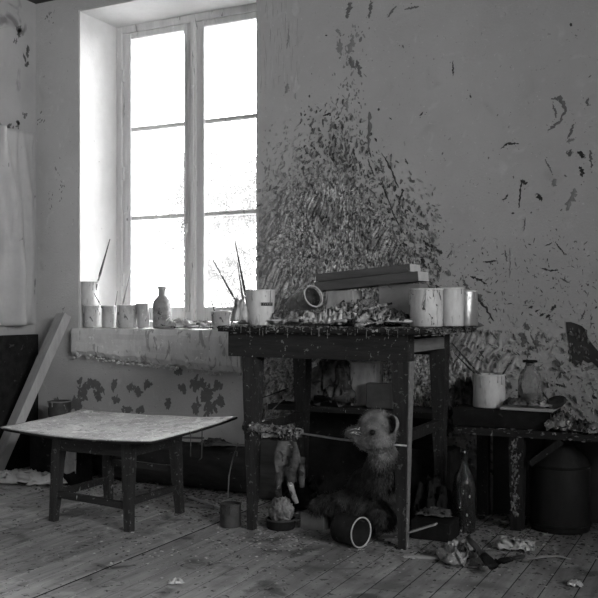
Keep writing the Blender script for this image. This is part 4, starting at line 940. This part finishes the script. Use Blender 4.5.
mb = MB(); rag(mb, onz(575, 586), .05, .04, .02, .1, 91, 10); tag(link('scrap', mb, 'ragl'), 'tiny pale scrap on bare boards near the lower right corner', 'scrap')
mb = MB(); rag(mb, onz(176, 584), .05, .04, .02, .6, 92, 10); tag(link('scrap', mb, 'ragl'), 'tiny pale scrap on bare boards at the bottom left', 'scrap')
mb = MB(); bar(mb, onz(190, 497, .01), onz(222, 509, .012), .012, .01, bev=.002, jit=.002); tag(link('stick', mb, 'lwood'), 'pale stick on the floor between the two tables', 'stick')
mb = MB(); bar(mb, onz(170, 503, .01), onz(214, 507, .01), .018, .012, bev=.002, jit=.002); tag(link('stick', mb, 'mwood'), 'darker stick on the floor by the right leg of the low table', 'stick')
mb = MB(); bar(mb, at(253, 447, 3.75), at(282, 447, 3.75), .02, .03, bev=.002); t = link('slat', mb, 'mwood'); 
bpy.data.objects.remove(t)
# box seen between the left legs
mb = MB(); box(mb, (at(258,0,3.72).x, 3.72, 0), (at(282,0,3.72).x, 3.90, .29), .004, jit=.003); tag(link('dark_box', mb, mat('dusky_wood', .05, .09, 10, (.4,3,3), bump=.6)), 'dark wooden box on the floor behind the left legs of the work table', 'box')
mb = MB(); rag(mb, foot(268, 3.76, .293), .09, .07, .03, .2, 95, 14); tag(link('scrap', mb, 'ragl'), 'pale scrap on the dark wooden box', 'scrap')
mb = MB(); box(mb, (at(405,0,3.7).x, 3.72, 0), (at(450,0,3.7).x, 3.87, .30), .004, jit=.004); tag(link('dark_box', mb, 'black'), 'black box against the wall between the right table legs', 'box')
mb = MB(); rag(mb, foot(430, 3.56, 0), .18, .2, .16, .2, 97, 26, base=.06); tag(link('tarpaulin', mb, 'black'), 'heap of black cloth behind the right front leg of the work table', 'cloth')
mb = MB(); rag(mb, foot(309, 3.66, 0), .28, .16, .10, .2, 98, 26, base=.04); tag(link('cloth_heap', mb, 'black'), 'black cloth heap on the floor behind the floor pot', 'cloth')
mb = MB(); box(mb, (at(301,0,3.97).x, 3.955, .0), (at(446,0,3.97).x, 3.985, .43), .003, jit=.001); tag(link('shade_board', mb, 'black'), 'wide black board added as shade under the rear shelf', 'board')  # black board added in place of deep shade behind the work table
# debris
def debris(mb, c, s):
    n = R.randint(4, 6); vs = []; a0 = R.random()*6
    for k in range(n):
        a = a0+2*math.pi*k/n; r = s*R.uniform(.5, 1.2); vs.append(Vector((c.x+math.cos(a)*r, c.y+math.sin(a)*r*R.uniform(.5,1), c.z+.0005)))
    tp = [v*.8+Vector((c.x, c.y, c.z))*.2+Vector((0, 0, s*R.uniform(.15,.5))) for v in vs]
    mb.add(vs+tp, [tuple(range(n, 2*n))]+[(k, (k+1)%n, n+(k+1)%n, n+k) for k in range(n)]+[tuple(range(n))[::-1]])
mL = MB(); mD = MB()
def spread(px, py, sx, sy, n, smin, smax, fl_=.5):
    for _ in range(n):
        a, b = px+R.gauss(0, sx), py+R.gauss(0, sy)
        if b < 485 or b > 640: continue
        c = onz(a, b)
        if c.y > YB-.03 or c.x < XL+.05: continue
        debris(mL if R.random() < fl_ else mD, c, R.uniform(smin, smax))
spread(240, 535, 130, 22, 260, .002, .007, .5); spread(270, 540, 40, 12, 220, .002, .008, .6); spread(430, 555, 60, 12, 220, .002, .008, .6)
spread(500, 545, 40, 12, 240, .002, .009, .55); spread(140, 545, 50, 12, 90, .002, .008, .6); spread(300, 560, 200, 25, 260, .001, .004, .5); spread(230, 500, 60, 8, 200, .002, .01, .45); spread(330, 512, 90, 8, 250, .002, .01, .4)
for _ in range(3800):  # extra dark crumbs darken the shaded floor along the wall
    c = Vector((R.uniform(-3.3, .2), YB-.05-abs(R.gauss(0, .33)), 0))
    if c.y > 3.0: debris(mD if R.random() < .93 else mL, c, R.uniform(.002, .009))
tag(link('plaster_chips', mL, 'chip', None, (0,0,0)), 'pale plaster chips and paint flakes strewn over the floor', 'debris', kind='stuff')
tag(link('dirt_shade_crumbs', mD, 'chipd', None, (0,0,0)), 'dark crumbs and dirt over the floor, thickened near the wall as shade', 'debris', kind='stuff')

# ------------------------------------------------------------------ outside
mb = MB(); box(mb, (-60, 4.7, -.6), (40, 90, -.5), 0); struct(link('ground', mb, 'ground', None, (0, 20, -.6)), 'ground outside the window', 'ground')
def tree(x, y, h, w, label, seed):
    rr = random.Random(seed); t = root('tree', (x, y, -.5)); tag(t, label, 'tree', 'trees outside the window')
    mb = MB(); tube(mb, [(x, y, -.5), (x+.1, y, h*.4), (x-.1, y, h*.8)], [w*.06, w*.045, w*.015], 8)
    for k in range(9):
        a = rr.uniform(0, 6.28); z = h*rr.uniform(.25, .7); tube(mb, [(x, y, z), (x+math.cos(a)*w*.35, y+math.sin(a)*w*.35, z+h*.16)], [w*.02, w*.006], 6)
    link('trunk', mb, 'bark', t)
    mb = MB(); vs = []; fs = []
    cl = [(Vector((x+rr.gauss(0, w*.22), y+rr.gauss(0, w*.2), h*rr.uniform(.25, .95))), rr.uniform(.12, .24)*w) for _ in range(26)]
    for _ in range(9000):
        c, r = rr.choice(cl); d = Vector((rr.gauss(0,1), rr.gauss(0,1), rr.gauss(0,1))).normalized(); p = c+d*r*rr.uniform(.4, 1)
        a = Vector((rr.gauss(0,1), rr.gauss(0,1), rr.gauss(0,1))).normalized()*.07; b = a.cross(d).normalized()*.04; i = len(vs)
        vs += [p-a, p+b, p+a, p-b]; fs.append((i, i+1, i+2, i+3))
    mb.add(vs, fs); link('foliage', mb, 'leaf', t)
tree(-11.0, 18.5, 4.6, 4.2, 'leafy tree outside, seen faintly through the lower right panes', 3)
tree(-21.0, 24.5, 3.4, 4.2, 'lower bush-like tree outside, seen faintly through the lower left panes', 5)

# ------------------------------------------------------------------ light
wd = bpy.data.worlds.new('overcast_sky'); SC.world = wd; wd.use_nodes = True
N = wd.node_tree.nodes; L = wd.node_tree.links; bg = N['Background']
tc = N.new('ShaderNodeTexCoord'); sp = N.new('ShaderNodeSeparateXYZ'); L.new(tc.outputs['Generated'], sp.inputs[0])
r = N.new('ShaderNodeValToRGB'); r.color_ramp.elements[0].position = .0; r.color_ramp.elements[0].color = (.62,.62,.62,1); r.color_ramp.elements[1].position = .8; r.color_ramp.elements[1].color = (1,1,1,1)
L.new(sp.outputs[2], r.inputs[0]); L.new(r.outputs[0], bg.inputs[0]); bg.inputs[1].default_value = 1.0
def portal(loc, rot, sx, sy):
    l = bpy.data.lights.new('window_portal', 'AREA'); l.shape = 'RECTANGLE'; l.size = sx; l.size_y = sy; l.cycles.is_portal = True
    o = bpy.data.objects.new('window_portal', l); COL.objects.link(o); o.location = loc; o.rotation_euler = rot
portal(((OX0+OX1)/2, 4.46, (OZ0+OZ1)/2), (-math.pi/2, 0, 0), OX1-OX0, OZ1-OZ0)
portal((XR+.2, (WY0+WY1)/2, (WZ0+WZ1)/2), (0, math.pi/2, 0), WZ1-WZ0, WY1-WY0)
